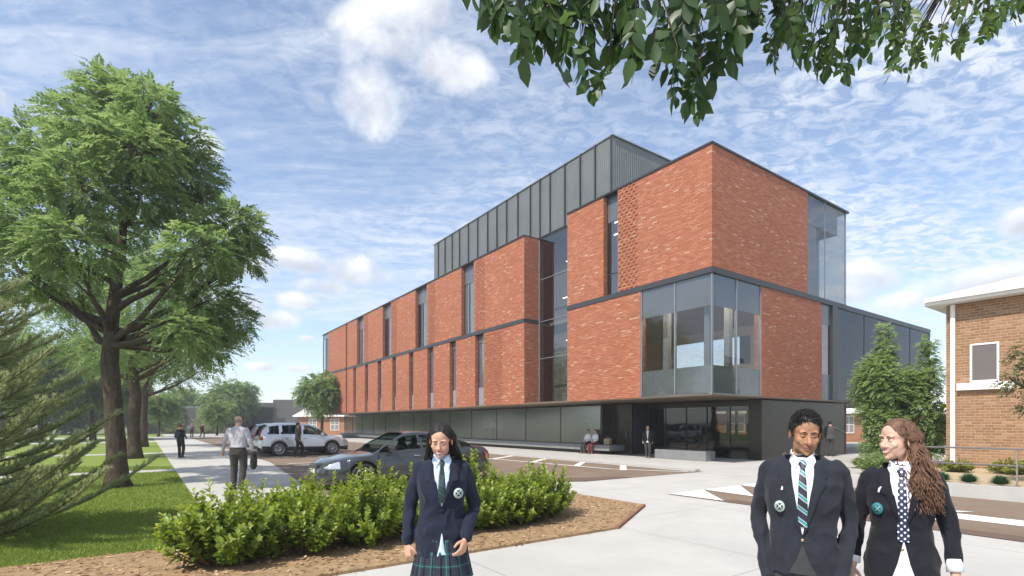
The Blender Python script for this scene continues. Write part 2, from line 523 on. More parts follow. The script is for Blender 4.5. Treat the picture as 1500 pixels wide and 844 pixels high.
# parking court and the access road
site_sheet('parking_court', [(-14.9, 0.2), (-8.8, -0.75), (-7.9, -1.25), (-3.2, -1.3), (-2.45, -1.3), (-2.45, 62), (-13.8, 62), (-13.8, 12.0)], 0.010, M_asph)
site_sheet('parking_gutter', [(-9.2, -0.35), (-8.8, -0.73), (-7.9, -1.23), (-6.0, -1.24), (-6.2, -0.75), (-8.0, -0.2)], 0.014, M_gutter)
site_sheet('access_road', [(-8.2, -4.35), (-8.2, -40), (-3.2, -40), (-3.2, -4.35)], 0.006, M_asph)
site_sheet('road_gutter', [(-8.2, -5.65), (-8.2, -40), (-7.75, -40), (-7.75, -5.75)], 0.010, M_gutter)
site_sheet('pavement_kerb', [(-2.45, -1.0), (-2.2, -1.0), (-2.2, 60), (-2.45, 60)], 0.06, M_kerb, 0.06)
# painted marks
def mark(poly, z=0.016): site_sheet('road_marking', poly, z, M_paint)
def line(x0, y0, x1, y1, w=0.12, z=0.016):
    d = Vector((x1 - x0, y1 - y0)).normalized(); n = Vector((-d.y, d.x)) * (w / 2)
    mark([(x0 + n.x, y0 + n.y), (x0 - n.x, y0 - n.y), (x1 - n.x, y1 - n.y), (x1 + n.x, y1 + n.y)], z)
line(-2.72, -1.15, -2.72, 40, 0.13)
line(-3.0, -1.10, -4.35, 1.2, 0.12); line(-4.35, 1.2, -4.95, 9.0, 0.13); line(-4.95, 9.0, -4.95, 24.0, 0.13)
for y in (1.0, 3.3, 5.9, 8.6, 11.4, 14.4, 17.6, 21.0):
    xo = -4.35 - 0.6 * min(1.0, max(0, (y - 1.2) / 7.8))
    line(xo + 0.05, y - 0.35, -2.80, y + 1.05, 0.24, 0.013)
for y in (9.4, 10.6, 14.6, 17.6, 20.6, 23.6, 26.6):
    line(-13.4, y, -8.7, y, 0.13)
for y in (30, 33, 36, 39, 42):
    line(-13.4, y, -8.9, y, 0.12); line(-7.4, y, -3.0, y, 0.12)
mark([(-8.15, -4.37), (-8.12, -5.75), (-6.85, -4.37)], 0.016)
mark([(-6.8, -4.37), (-6.95, -5.75), (-5.25, -4.37)], 0.016)
mark([(-5.2, -4.37), (-5.4, -5.75), (-3.65, -4.37)], 0.016)
mark([(-6.72, -9.05), (-6.72, -20), (-6.05, -20), (-6.05, -8.95), (-5.55, -9.25), (-6.40, -7.6), (-7.25, -9.3)], 0.014)
# planting bed in front
bed = [(-10.0, -5.2), (-10.0, -3.0), (-10.6, -2.75), (-17.25, -2.75), (-17.3, -4.1), (-60, -4.1), (-60, -6.5), (-12.15, -6.5)]
mbb = MB(); mbb.prism(bed, 0.0, 0.035)
# subdivide top a little so the mulch mounds
o = mbb.build('mulch_bed', M_mulch); o.location = (CX, CY, 0); o.rotation_euler = (0, 0, ROT); tag(o, kind='structure')
e = MB()
for (a, b) in (((-10.0, -5.2), (-12.15, -6.5)),):
    d = Vector((b[0]-a[0], b[1]-a[1])).normalized(); n = Vector((d.y, -d.x)) * 0.025
    e.prism([(a[0]+n.x, a[1]+n.y), (a[0]-n.x, a[1]-n.y), (b[0]-n.x, b[1]-n.y), (b[0]+n.x, b[1]+n.y)][::-1], 0.0, 0.045)
o = e.build('bed_edging', M_edge); o.location = (CX, CY, 0); o.rotation_euler = (0, 0, ROT); tag(o, kind='structure')
# loose mulch chips (uncountable)
rg = np.random.default_rng(5)
n = 5200
cx = rg.uniform(-22, -10.2, n); cy = rg.uniform(-6.55, -2.9, n)
keep = ~((cx > -12.2) & (cy < -6.5 + (cx + 12.15) * 0.605)) & ~((cx < -17.3) & (cy > -4.15))
cx, cy = cx[keep], cy[keep]; n = len(cx)
an = rg.uniform(0, PI, n); ln = rg.uniform(0.012, 0.035, n); wd = ln * rg.uniform(0.25, 0.5, n)
ca, sa = np.cos(an), np.sin(an)
zc = 0.037 + rg.uniform(0.002, 0.012, n)
vs = np.stack([np.stack([cx + ca*ln*s1_ - sa*wd*s2_, cy + sa*ln*s1_ + ca*wd*s2_, zc + s1_*rg.uniform(-0.006, 0.012, n)], 1) for s1_, s2_ in ((-1, -1), (1, -1), (1, 1), (-1, 1))], 1).reshape(-1, 3)
M_chip = leaf_mat('mulch_chips', [(0.0, (0.17, 0.09, 0.042)), (0.6, (0.38, 0.24, 0.13)), (1.0, (0.55, 0.40, 0.25))], 0.0, 0.9)
o = link_mesh('mulch_chips', np_mesh('mulch_chips', vs, np.arange(4*n).reshape(-1, 4), M_chip, rg.uniform(0, 1, n)))
o.location = (CX, CY, 0); o.rotation_euler = (0, 0, ROT)
tag(o, 'loose brown bark chips spread over the planting bed', 'mulch', kind='stuff')

# thin summer haze round the whole site
hz = MB(); hz.box(-170, 120, -40, 150, -1.2, 22.0)
m, t, out = new_mat('thin_haze')
pv_ = t.n('ShaderNodeVolumePrincipled', Color=(0.93, 0.95, 1.0), Density=0.0014, Anisotropy=0.25)
t.link(pv_.outputs[0], out.inputs['Volume'])
tag(hz.build('haze', m, uv=False), 'thin pale haze lying over the whole site', 'haze', kind='stuff')
# ================================================================== the school building
RED = [(0.0, (0.365, 0.118, 0.060)), (0.14, (0.415, 0.140, 0.073)), (0.34, (0.46, 0.163, 0.087)), (0.55, (0.395, 0.130, 0.067)), (0.74, (0.49, 0.19, 0.105)), (0.93, (0.52, 0.25, 0.155)), (0.972, (0.57, 0.36, 0.25))]
M_brick = brick_mat('red_long_brick', 0.27, 0.080, RED, (0.33, 0.145, 0.09), 0.6, mort=0.13)
TAN = [(0.0, (0.28, 0.15, 0.08)), (0.2, (0.33, 0.18, 0.098)), (0.5, (0.37, 0.205, 0.112)), (0.75, (0.30, 0.16, 0.085)), (0.9, (0.42, 0.25, 0.15))]
M_tanbrick = brick_mat('tan_brick', 0.24, 0.086, TAN, (0.41, 0.30, 0.20), 0.4)
M_orange = brick_mat('orange_brick', 0.24, 0.086, [(0.0, (0.34, 0.14, 0.07)), (0.3, (0.42, 0.19, 0.10)), (0.7, (0.38, 0.16, 0.085))], (0.42, 0.28, 0.18), 0.4)
M_darkmet = pmat('charcoal_metal', (0.055, 0.057, 0.062), 0.45, 0.3, var=0.08, scale=2)
M_frame = pmat('dark_window_frame', (0.045, 0.047, 0.052), 0.4, 0.3, var=0.05)
M_gframe = pmat('grey_glazing_bar', (0.24, 0.26, 0.28), 0.4, 0.3, var=0.05)
M_blind = pmat('pale_roller_blind', (0.50, 0.51, 0.53), 0.8, var=.05)
M_spandrel = pmat('slate_spandrel', (0.11, 0.122, 0.14), 0.22, 0.0, var=0.06, scale=1.5, spec=0.6)
M_glspan = pmat('grey_glass_spandrel', (0.27, 0.285, 0.30), 0.12, 0.0, var=0.05, scale=0.8, spec=0.7)
M_soffit = pmat('bronze_soffit', (0.15, 0.11, 0.075), 0.5, 0.0, var=0.1, scale=1)
M_inwall = pmat('grey_inner_wall', (0.42, 0.42, 0.42), 0.8, var=0.04)
M_inbeige = pmat('beige_inner_wall', (0.62, 0.54, 0.43), 0.8, var=0.05, scale=1)
M_inwhite = pmat('white_ceiling', (0.75, 0.74, 0.71), 0.8, var=0.03)
M_indark = pmat('dark_lobby_wall', (0.075, 0.066, 0.055), 0.6, var=0.2, scale=1.5)
M_infloor = pmat('lobby_floor', (0.20, 0.19, 0.175), 0.35, var=0.1)
M_bronze = pmat('bronze_panel', (0.036, 0.030, 0.023), 0.22, 0.0, var=0.15, scale=0.6, spec=0.3)
M_concb = pmat('grey_bench_concrete', (0.20, 0.205, 0.205), 0.75, var=0.10, scale=3, bump=0.15)
M_white = pmat('white_paint', (0.78, 0.77, 0.75), 0.5, var=0.03)
M_roofmet = pmat('roof_membrane', (0.30, 0.31, 0.32), 0.7)
M_g_up = glass_mat('upper_window_glass', (0.74, 0.76, 0.77), 0.20, 1.5, 0.02, (0.80, 0.81, 0.82))
M_g_atr = glass_mat('atrium_glass', (0.64, 0.64, 0.62), 0.13, 1.5, 0.02, (0.80, 0.80, 0.80), wob=0.05)
M_g_cor = glass_mat('corner_glass', (0.78, 0.79, 0.79), 0.06, 1.45, 0.01, (0.86, 0.87, 0.88))
M_g_low = glass_mat('ground_floor_glass', (0.58, 0.54, 0.48), 0.03, 1.5, 0.03, wob=0.12)
M_g_wing = glass_mat('wing_glass', (0.30, 0.32, 0.34), 0.08, 1.45, 0.03, (0.55, 0.57, 0.60))
M_g_far = glass_mat('frosted_ground_glass', (0.58, 0.57, 0.54), 0.22, 1.5, 0.16, wob=0.1)
def lamp_mat(name, col, s):
    m, t, out = new_mat(name)
    e = t.n('ShaderNodeEmission', Color=col, Strength=s); t.link(e.outputs[0], out.inputs[0]); return m
M_lamp = lamp_mat('strip_lamp', (1.0, 0.90, 0.75), 5.0)
M_fill = lamp_mat('added_warm_fill', (1.0, 0.84, 0.64), 48.0)  # glow of the unseen fill bars added inside the corner room

# ribbed metal cladding of the plant room
def clad_mat():
    m, t, out = new_mat('ribbed_grey_cladding')
    uv = t.n('ShaderNodeTexCoord').outputs['UV']
    sp = t.n('ShaderNodeSeparateXYZ', Vector=uv)
    fr = t.m('FRACT', t.m('DIVIDE', sp.outputs[0], 0.16))
    tri = t.m('ABSOLUTE', t.m('SUBTRACT', fr, 0.5))
    prof = t.ramp(tri, [(0.12, 0.0), (0.22, 1.0)])
    nz = t.noise(uv, 0.5, 4.0, 0.6)
    c = t.ramp(nz, [(0.3, (0.165, 0.172, 0.165)), (0.7, (0.215, 0.222, 0.215))])
    bp = t.n('ShaderNodeBump', Strength=0.9, Distance=0.04, Height=prof)
    b = t.n('ShaderNodeBsdfPrincipled', Base_Color=c, Roughness=0.42, Metallic=0.35, Normal=bp.outputs[0])
    t.link(b.outputs[0], out.inputs[0]); return m
M_clad = clad_mat()

Z1, Z2, ZT = 2.83, 7.73, 12.68
bld = empty('school_building', (CX, CY, 0), ROT)
tag(bld, 'three storey red brick school building with glass corner and grey rooftop plant room', 'building')

def tL(px, x=0.0):
    q = (px - 750.0) / 766.0
    return (CX + VX*x - q*(CY + VY*x)) / (-UX + UY*q)

def part(name, mb, mat, parent=None):
    return mb.build(name, mat, parent or bld)

BD = 0.34     # depth of the brick skin
def hit_and_miss(mb, y0, y1, z0, z1, face='x'):
    """every other course: headers standing proud of the wall"""
    h = 0.080; rows = int((z1 - z0) / (2*h)); w = 0.145
    for r in range(rows):
        z = z0 + 0.06 + r * 2 * h
        k = int((y1 - y0) / (2*w))
        for j in range(k):
            y = y0 + (j + (0.5 if r % 2 else 0.0)) * 2 * w + 0.03
            if y + w > y1: continue
            mb.box(-0.032, 0.01, y, y + w, z, z + h - 0.014)

def brick_panel(y0, y1, z0, z1, x0=0.0, screen=None):
    mb = MB(); mb.box(x0, x0 + BD, y0, y1, z0, z1)
    if screen:
        hit_and_miss(mb, screen[0], screen[1], z0, z1)
    return part('brick_panel', mb, M_brick)

def window_unit(y0, y1, z0, z1, top=1.3, bot=0.0, muls=(), hz=(), gm=None, x=0.24, blind=0.0):
    """glazed slot: slate panel above, pane, optional panel below"""
    fr = MB(); t_ = 0.05
    fr.box(x, x + 0.09, y0, y0 + t_, z0, z1); fr.box(x, x + 0.09, y1 - t_, y1, z0, z1)
    fr.box(x, x + 0.09, y0 + t_, y1 - t_, z0, z0 + t_); fr.box(x, x + 0.09, y0 + t_, y1 - t_, z1 - t_, z1)
    for mu in muls: fr.box(x, x + 0.09, mu - 0.025, mu + 0.025, z0 + t_, z1 - top)
    for h in hz: fr.box(x + 0.012, x + 0.08, y0 + t_, y1 - t_, h - 0.025, h + 0.025)
    w = part('window', fr, M_frame)
    if top:
        mb = MB(); mb.box(x + 0.02, x + 0.06, y0 + t_, y1 - t_, z1 - top, z1 - t_); part('spandrel', mb, M_spandrel, w)
    if bot:
        mb = MB(); mb.box(x + 0.02, x + 0.06, y0 + t_, y1 - t_, z0 + t_, z0 + bot); part('spandrel', mb, M_glspan, w)
    mb = MB(); mb.box(x + 0.035, x + 0.047, y0 + t_, y1 - t_, z0 + (bot or t_), z1 - (top or t_)); part('pane', mb, gm or M_g_up, w)
    if blind:
        mb = MB(); mb.box(x + 0.062, x + 0.075, y0 + t_, y0 + (y1 - y0) * blind, z0 + (bot or t_), z1 - (top or t_)); part('blind', mb, M_blind, w)
    return w

zb0, zb1 = Z2 - 0.13, Z2 + 0.10     # dark band between the storeys
U0, U1 = zb1, ZT - 0.03
L0, L1 = Z1, zb0
# ---- upper storey, left facade
up = [(-0.0, 4.99), (5.92, 8.57), (12.38, 18.1), (19.8, 25.3), (27.4, 32.6), (34.6, 39.8), (41.8, 45.0), (45.5, 52.2)]
scr = {0: (3.75, 4.95), 2: (16.7, 18.0), 3: (23.8, 25.2), 4: (31.2, 32.5), 5: (38.4, 39.7)}
for i, (a, b) in enumerate(up):
    brick_panel(a, b, U0, U1, 0.0, scr.get(i))
for i, (a, b) in enumerate([(4.99, 5.92), (18.1, 19.8), (25.3, 27.4), (32.6, 34.6), (39.8, 41.8)]):
    window_unit(a, b, U0, U1, 1.25, 0.0, ((a+b)/2 + 0.15,) if b - a > 1.2 else (), (U0 + 1.05,) if i == 0 else (), blind=(0.0, .99, .62, .55, .99)[i])
window_unit(52.2, 54.6, U0, U1, 0.6, 0.0, (53.4,), (), M_g_cor, 0.03)
# ---- lower storey, left facade
lp = [768, 708.5, 696, 667.6, 658.5, 634.7, 626, 605.5, 599, 580, 574.5, 558.6, 553, 539, 534.4, 521.3, 517.4]
ys = [tL(p) for p in lp] + [45.0]
brick_panel(3.62, 8.57, L0, L1)
for i in range(0, len(ys), 2):
    brick_panel(ys[i], ys[i+1], L0, L1, 0.0, (ys[1] - 2.2, ys[1] - 0.05) if i == 0 else None)
for i in range(1, len(ys) - 1, 2):
    window_unit(ys[i], ys[i+1], L0, L1, 0.55, 1.25, blind=0.99)
yf = [45.5, tL(485), tL(481.7), 54.6]
brick_panel(yf[0], yf[1], L0, L1); window_unit(yf[1], yf[2], L0, L1, 0.5, 1.2); brick_panel(yf[2], yf[3], L0, L1)
# ---- returns, narrow gap, atrium recess
RX = 1.08
mb = MB(); mb.box(BD, RX + 0.1, 12.38, 12.38 + BD, L0, L1); part('brick_return', mb, M_brick)
mb = MB(); mb.box(BD, RX + 0.1, 12.38, 12.38 + BD, U0, U1); part('brick_return', mb, M_brick)
mb = MB(); mb.box(BD, RX + 0.1, 8.57 - BD, 8.57, L0, L1); mb.box(BD, RX + 0.1, 8.57 - BD, 8.57, U0, U1); part('brick_return', mb, M_brick)
mb = MB(); mb.box(BD, RX, 45.5, 45.5 + BD, L0, L1); mb.box(BD, RX, 45.5, 45.5 + BD, U0, U1); mb.box(BD, RX, 45.0 - BD, 45.0, L0, U1); part('brick_return', mb, M_brick)
mb = MB(); mb.box(RX, RX + 0.06, 44.6, 45.9, L0, U1); part('gap_panel', mb, M_darkmet)
# atrium glazing
at = MB()
a0, a1 = 8.57, 12.38
for y in (a0, 9.55, a1 - 0.06): at.box(RX, RX + 0.12, y, y + 0.06, Z1, ZT)
for z in (Z1, Z2 - 0.03, ZT - 0.06, 5.5, 10.2):
    for (p, q) in ((a0 + .06, 9.55), (9.61, a1 - 0.06)): at.box(RX + 0.01, RX + 0.11, p, q, z, z + (0.06 if z in (Z1, ZT - .06) else 0.035))
atr = part('atrium_glazing', at, M_gframe)
mb = MB(); mb.box(RX + 0.05, RX + 0.062, a0 + 0.06, a1 - 0.06, Z1 + 0.06, ZT - 0.06); part('pane', mb, M_g_atr, atr)
# ---- dark band and cappings
mb = MB()
for (a, b) in ((0.0, 8.57), (12.38, 45.0), (45.5, 54.6)): mb.box(-0.03, BD, a, b, zb0 + 0.002, zb1 - 0.002)
mb.box(BD, RX, 12.37, 12.7, zb0 + 0.002, zb1 - 0.002)
mb.box(-0.03, 11.7, -0.03, -0.002, zb0, zb1)
mb.box(0.0, 11.7, 0.0, BD, zb0 + 0.002, zb1 - 0.004)
part('storey_band', mb, M_darkmet)
mb = MB()
mb.prism([(-0.05, -0.05), (11.95, -0.05), (11.95, 8.57), (-0.05, 8.57)][::1], ZT - 0.028, ZT + 0.05)
mb.box(-0.05, 8.0, 12.38, 54.6, ZT - 0.028, ZT + 0.05)
mb.box(1.0, 11.9, 8.57, 12.38, ZT + 0.002, ZT + 0.045)
mb.box(8.0, 11.9, 12.38, 54.6, ZT - 0.02, ZT + 0.045)
part('roof', mb, M_frame)
# ---- right facade (y = 0)
def brick_front(x0, x1, z0, z1):
    mb = MB(); mb.box(x0, x1, 0.0, BD, z0, z1); return part('brick_panel', mb, M_brick)
brick_front(BD + 0.001, 7.6, U0, U1)
brick_front(3.6, 9.04, L0, L1)
# glass corner of the lower storey: bars, slate panels, panes
gl = MB()
for y in (0.0, 1.75, 3.56): gl.box(0.02, 0.12, y + (0.02 if y == 0 else 0), y + 0.06, L0, L1)
for x in (1.72, 3.54): gl.box(x, x + 0.06, 0.02, 0.12, L0, L1)
gl.box(0.02, 0.12, 0.06, 3.62, L0, L0 + 0.05); gl.box(0.13, 3.6, 0.02, 0.12, L0, L0 + 0.05)
cg = part('corner_glazing', gl, M_gframe)
mb = MB(); mb.box(0.075, 0.10, 0.1, 3.6, L0 + 0.05, L0 + 1.15); mb.box(0.10, 3.58, 0.075, 0.10, L0 + 0.05, L0 + 1.15); part('spandrel', mb, M_glspan, cg)
mb = MB(); mb.box(0.075, 0.10, 0.1, 3.6, L1 - 1.25, L1); mb.box(0.10, 3.58, 0.075, 0.10, L1 - 1.25, L1); part('spandrel', mb, M_glspan, cg)
mb = MB(); mb.box(0.045, 0.057, 0.06, 3.56, L0 + 0.05, L1); mb.box(0.06, 3.54, 0.045, 0.057, L0 + 0.05, L1); part('pane', mb, M_g_cor, cg)
mb = MB()
mb.box(0.35, 0.60, 0.35, 0.60, L0 + 0.1, L1); mb.box(2.35, 2.6, 0.75, 1.0, L0 + .1, L1); mb.box(0.8, 1.05, 2.75, 3.0, L0 + .1, L1)
part('column', mb, M_glspan)
# lower storey right end: window slot, black fin
wnd = MB(); wnd.box(9.04, 9.10, 0.05, 0.15, L0, L1); wnd.box(10.15, 10.75, -0.02, 0.20, L0, L1)
ww = part('window', wnd, M_frame)
for (p_, q_) in ((L1 - 1.0, L1), (L0, L0 + 1.3)):
    mb = MB(); mb.box(9.10, 10.15, 0.09, 0.13, p_, q_); part('spandrel', mb, M_spandrel, ww)
mb = MB(); mb.box(9.10, 10.15, 0.10, 0.112, L0 + 1.3, L1 - 1.0); part('pane', mb, M_g_up, ww)
# wing running on to the right
WX = 24.0
wg = MB(); wg.box(10.75, WX, 0.0, 0.10, L1 - 0.02, Z2 + 0.10); wg.box(10.75, WX, 0.02, 0.10, L0, L0 + 0.08)
for x in (14.0, 17.3, 20.6, WX - 0.06): wg.box(x, x + 0.06, 0.03, 0.10, L0 + 0.08, L1 - 0.02)
wgo = part('wing_glazing', wg, M_frame)
mb = MB(); mb.box(10.75, WX, 0.055, 0.067, L0 + 0.08, L1 - 0.02); part('pane', mb, M_g_wing, wgo)
mb = MB(); mb.box(10.75, WX, 0.10, 6.0, Z2 - 0.05, Z2 + 0.09); mb.box(11.75, WX, 5.8, 6.0, L0, Z2 - 0.06); mb.box(WX - 0.2, WX, 0.1, 5.8, L0, Z2 - 0.06); part('wing_shell', mb, M_darkmet)
mb = MB(); mb.box(11.8, WX - 0.2, 3.2, 3.3, L0 + 0.1, L1); part('inner_wall', mb, M_glspan)
# glass lantern at the top right corner
lg = MB()
lg.box(11.62, 11.68, 0.0, 0.05, U0, U1); lg.box(9.4, 9.44, 0.02, 0.06, U0, U1)
lan = part('lantern_glazing', lg, M_gframe)
mb = MB(); mb.box(7.6, 11.62, 0.03, 0.042, U0, U1); mb.box(11.64, 11.652, 0.05, 5.0, U0, U1); part('pane', mb, M_g_cor, lan)
mb = MB(); mb.box(7.62, 11.1, 0.22, 0.30, U1 - 1.25, U1); mb.box(11.1, 11.18, 0.22, 5.0, U1 - 1.25, U1); mb.box(8.1, 9.1, 0.30, 0.42, U0, U1 - 1.25); part('bulkhead', mb, M_glspan)
mb = MB(); mb.box(10.45, 10.75, 0.9, 1.2, U0, U1); part('column', mb, M_glspan)
mb = MB(); mb.box(7.62, 11.6, 5.0, 5.15, U0, U1); mb.box(7.5, 7.6, BD, 5.0, U0, U1); part('inner_wall', mb, M_inwhite)
# ---- floors and inside
mb = MB()
mb.box(0.02, 11.7, 0.16, 8.5, Z1 - 0.05, Z1 + 0.05); mb.box(0.02, 11.7, 8.5, 54.58, Z1 - 0.05, Z1 + 0.05); mb.box(11.7, WX - 0.2, 0.11, 5.8, Z1 - 0.05, Z1 + 0.05)
mb.box(0.0, 11.7, 0.0, 0.158, Z1 - 0.05, Z1 - 0.003); 
part('soffit', mb, M_soffit)
mb = MB()
mb.box(0.36, 11.6, 0.36, 8.5, Z2 - 0.12, Z2 + 0.05); mb.box(0.5, 11.6, 12.8, 54.5, Z2 - 0.12, Z2 + 0.05); mb.box(2.0, 11.6, 8.6, 12.7, Z2 - 0.12, Z2 + 0.05)
part('floor_slab', mb, M_inwhite)
mb = MB()   # backs of the rooms
mb.box(1.9, 2.0, 4.6, 8.3, U0, U1); mb.box(1.7, 1.8, 12.8, 54.0, U0, U1); mb.box(1.7, 1.8, 12.8, 54.0, L0 + 0.05, Z2 - 0.14); mb.box(2.4, 2.5, 8.5, 12.7, L0 + .05, Z2 - .14); mb.box(2.4, 2.5, 8.5, 12.7, Z2 + 0.06, U1)
for y in (7.5, 8.4, 12.75, 23.0, 30.0, 37.0, 43.5): mb.box(0.6, 1.7 if y > 12 else 4.2, y, y + 0.08, L0 + .05, Z2 - 0.14); 
for y in (4.4, 8.3, 12.75, 22.6, 30.2, 37.2, 43.5): mb.box(0.6, 1.7, y, y + 0.08, U0, U1)
part('inner_wall', mb, M_inwall)
# corner room: end walls with openings to the sky
mb = MB()
zc0, zc1 = 5.3, 7.0
mb.box(4.4, 11.6, 12.0, 12.1, L0 + 0.05, Z2 - 0.14); mb.box(1.2, 4.3, 8.30, 8.40, L0 + 0.05, Z2 - 0.14); mb.box(4.31, 4.39, 8.4, 12.1, L0 + 0.05, Z2 - 0.14)
mb.box(11.6, 11.7, 0.2, 5.2, L0 + 0.05, Z2 - 0.14); mb.box(11.6, 11.7, 10.6, 12.0, L0 + 0.05, Z2 - 0.14)
mb.box(11.6, 11.7, 5.2, 10.6, L0 + 0.05, zc0); mb.box(11.6, 11.7, 5.2, 10.6, zc1, Z2 - 0.14)
mb.box(11.6, 11.7, 6.55, 6.95, zc0, zc1); mb.box(11.6, 11.7, 7.9, 8.4, zc0, zc1)
part('room_wall', mb, M_inbeige)
mb = MB(); mb.box(0.4, 11.55, 0.4, 8.29, Z2 - 0.17, Z2 - 0.125); mb.box(4.4, 11.55, 8.29, 12.0, Z2 - 0.17, Z2 - 0.125); part('room_ceiling', mb, M_inbeige)
mb = MB()
for (x0_, x1_, y0_, y1_) in ((0.22, 0.34, 0.6, 3.3), (0.6, 3.3, 0.22, 0.34), (4.2, 7.0, 0.42, 0.54), (0.42, 0.54, 4.2, 7.2)):
    mb = MB(); mb.box(x0_, x1_, y0_, y1_, Z2 - 0.24, Z2 - 0.172); part('added_fill_bar', mb, M_fill)  # added glowing bars, kept out of sight, to brighten the corner room
mb = MB()
for (x, y, z, w) in ((1.2, 5.15, ZT - 0.9, 1.2), (1.0, 5.3, ZT - 1.6, 0.9), (1.5, 9.2, 10.9, 1.2), (1.6, 10.2, 8.9, 0.6), (1.5, 9.9, 6.4, 0.5), (1.2, 18.6, ZT - 1.2, 0.7), (1.2, 26.2, ZT - 1.2, 0.7)):
    mb = MB(); mb.box(x, x + 0.06, y, y + w, z, z + 0.04); part('strip_lamp', mb, M_lamp)
# far side of the building so no daylight leaks through
mb = MB()
mb.box(11.6, 11.7, 12.1, 54.5, 0.0, ZT - 0.02); mb.box(0.4, 11.6, 54.45, 54.55, L0, ZT - 0.02); mb.box(11.6, 11.7, 5.2, 12.1, U0, ZT - 0.02)
part('rear_wall', mb, M_brick)
# ---- ground floor
GX = 2.6
mb = MB(); mb.box(GX, GX + 0.10, 8.74, 54.36, Z1 - 0.16, Z1 - 0.101); gf = part('ground_glazing', mb, M_bronze)
for y in [8.75] + [12.2 + 3.55*i for i in range(12)] + [54.3]:
    mb = MB(); mb.box(GX + 0.02, GX + 0.10, y, y + 0.03, 0.5, Z1 - 0.162); part('mullion', mb, M_bronze, gf)
mb = MB(); mb.box(GX + 0.04, GX + 0.052, 8.8, 54.3, 0.5, Z1 - 0.1); part('pane', mb, M_g_far, gf)
mb = MB(); mb.box(2.35, 4.2, 8.6, 54.4, 0.0, 0.2); part('plinth_base', mb, M_indark)
mb = MB(); mb.box(2.0, 3.18, 7.5, 8.6, 0.2, 0.505); mb.box(2.0, GX + 0.1, 8.6, 54.4, 0.2, 0.5); part('bench_ledge', mb, M_concb)
mb = MB(); mb.box(3.2, 3.32, 7.0, 7.25, 0.0, Z1 - 0.1); mb.box(3.2, 3.32, 7.25, 8.2, 2.15, Z1 - 0.1); mb.box(3.2, 3.32, 8.2, 8.74, 0.0, Z1 - 0.1); mb.box(GX, 3.2, 8.6, 8.74, 0.5, Z1 - 0.1); part('entrance_wall', mb, M_bronze)
mb = MB(); mb.box(3.24, 3.29, 7.25, 8.2, 0.0, 2.15); dr = part('door', mb, M_bronze)
mb = MB(); mb.box(3.16, 3.24, 7.36, 7.39, 0.9, 1.25); part('handle', mb, M_gframe, dr)
mb = MB(); mb.box(3.325, 4.6, 7.0, 7.1, 0.0, Z1 - 0.1); part('entrance_return', mb, M_frame)
# lobby glass
LX = 4.5
mb = MB()
for y in (1.1, 2.05, 3.3, 4.5, 5.8, 6.95): mb.box(LX, LX + 0.07, y, y + 0.045, 0.0, Z1 - 0.35)
mb.box(LX - 0.05, LX + 0.12, 1.1, 7.0, Z1 - 0.35, Z1 - 0.1)
lob = part('lobby_glazing', mb, M_bronze)
mb = MB(); mb.box(LX + 0.03, LX + 0.042, 1.15, 6.95, 0.0, Z1 - 0.35); part('pane', mb, M_g_low, lob)
mb = MB(); mb.box(LX - 0.02, 12.8, 0.5, 0.62, 0.0, Z1 - 0.1); mb.box(LX - 0.02, LX + 0.12, 0.62, 1.1, 0.0, Z1 - 0.1); mb.box(12.68, 12.8, 0.62, 6.0, 0.0, Z1 - 0.1)
part('ground_wall', mb, M_bronze)
mb = MB(); mb.box(12.79, 12.86, 0.47, 0.62, 0.0, Z1 - 0.1); part('corner_trim', mb, pmat('rust_trim', (0.28, 0.11, 0.05), 0.6))
mb = MB()      # lobby back wall with an opening, low cabinets
mb.box(14.0, 14.15, 9.2, 13.0, 0.0, Z1 - 0.1); mb.box(14.0, 14.15, 6.0, 9.2, 0.0, 0.95); mb.box(14.0, 14.15, 6.0, 9.2, 2.5, Z1 - 0.1)
mb.box(14.0, 14.15, 8.2, 8.34, 0.95, 2.5); mb.box(14.0, 14.15, 7.55, 7.7, 0.95, 2.5)
mb.box(4.6, 14.0, 13.0, 13.1, 0.0, Z1 - 0.1); mb.box(12.68, 14.0, 6.0, 6.1, 0.0, Z1 - 0.1); mb.box(11.7, 14.2, 6.0, 13.0, Z1 - 0.1, Z1 + 0.05)
mb.box(8.6, 9.1, 6.8, 7.6, 0.0, 1.25); mb.box(8.6, 9.1, 5.7, 6.7, 0.0, 1.2); mb.box(7.7, 8.1, 4.4, 5.0, 0.0, 1.15)
part('lobby_wall', mb, M_indark)
mb = MB(); mb.box(4.0, 4.1, 8.8, 54.3, 0.35, Z1 - 0.1); part('inner_wall', mb, pmat('stone_grey_wall', (0.46, 0.44, 0.40), 0.8, var=.25, scale=.5))
mb = MB(); mb.box(LX, 14.0, 0.62, 13.0, 0.0, 0.012); part('lobby_floor', mb, M_infloor)
M_pale = pmat('pale_yellow_panel', (0.62, 0.50, 0.32), 0.6)
for (a, b) in ((33.5, 34.3), (36.2, 36.8), (37.6, 39.0), (41.0, 42.2), (44.5, 49.5)):
    mb = MB(); mb.box(3.35, 3.42, a, b, 0.5, 2.3); part('pale_panel', mb, M_pale)  # pale panels stand in for the strips showing in the glass
# ---- rooftop plant room
PX = 1.1
mb = MB(); mb.box(PX, 11.2, 6.4, 26.2, ZT + 0.06, 16.18)
pr = part('plant_room', mb, M_clad)
mb = MB()
y = 6.4
rgp = random.Random(3)
while y < 26.2:
    mb.box(PX - 0.09, PX - 0.001, y, y + 0.07, ZT + 0.07, 16.2)
    y += rgp.choice((0.95, 1.15, 1.25, 1.3))
part('seam', mb, M_darkmet, pr)
mb = MB(); mb.box(PX - 0.06, 11.25, 6.33, 26.26, 16.181, 16.24); part('capping', mb, M_gframe, pr)

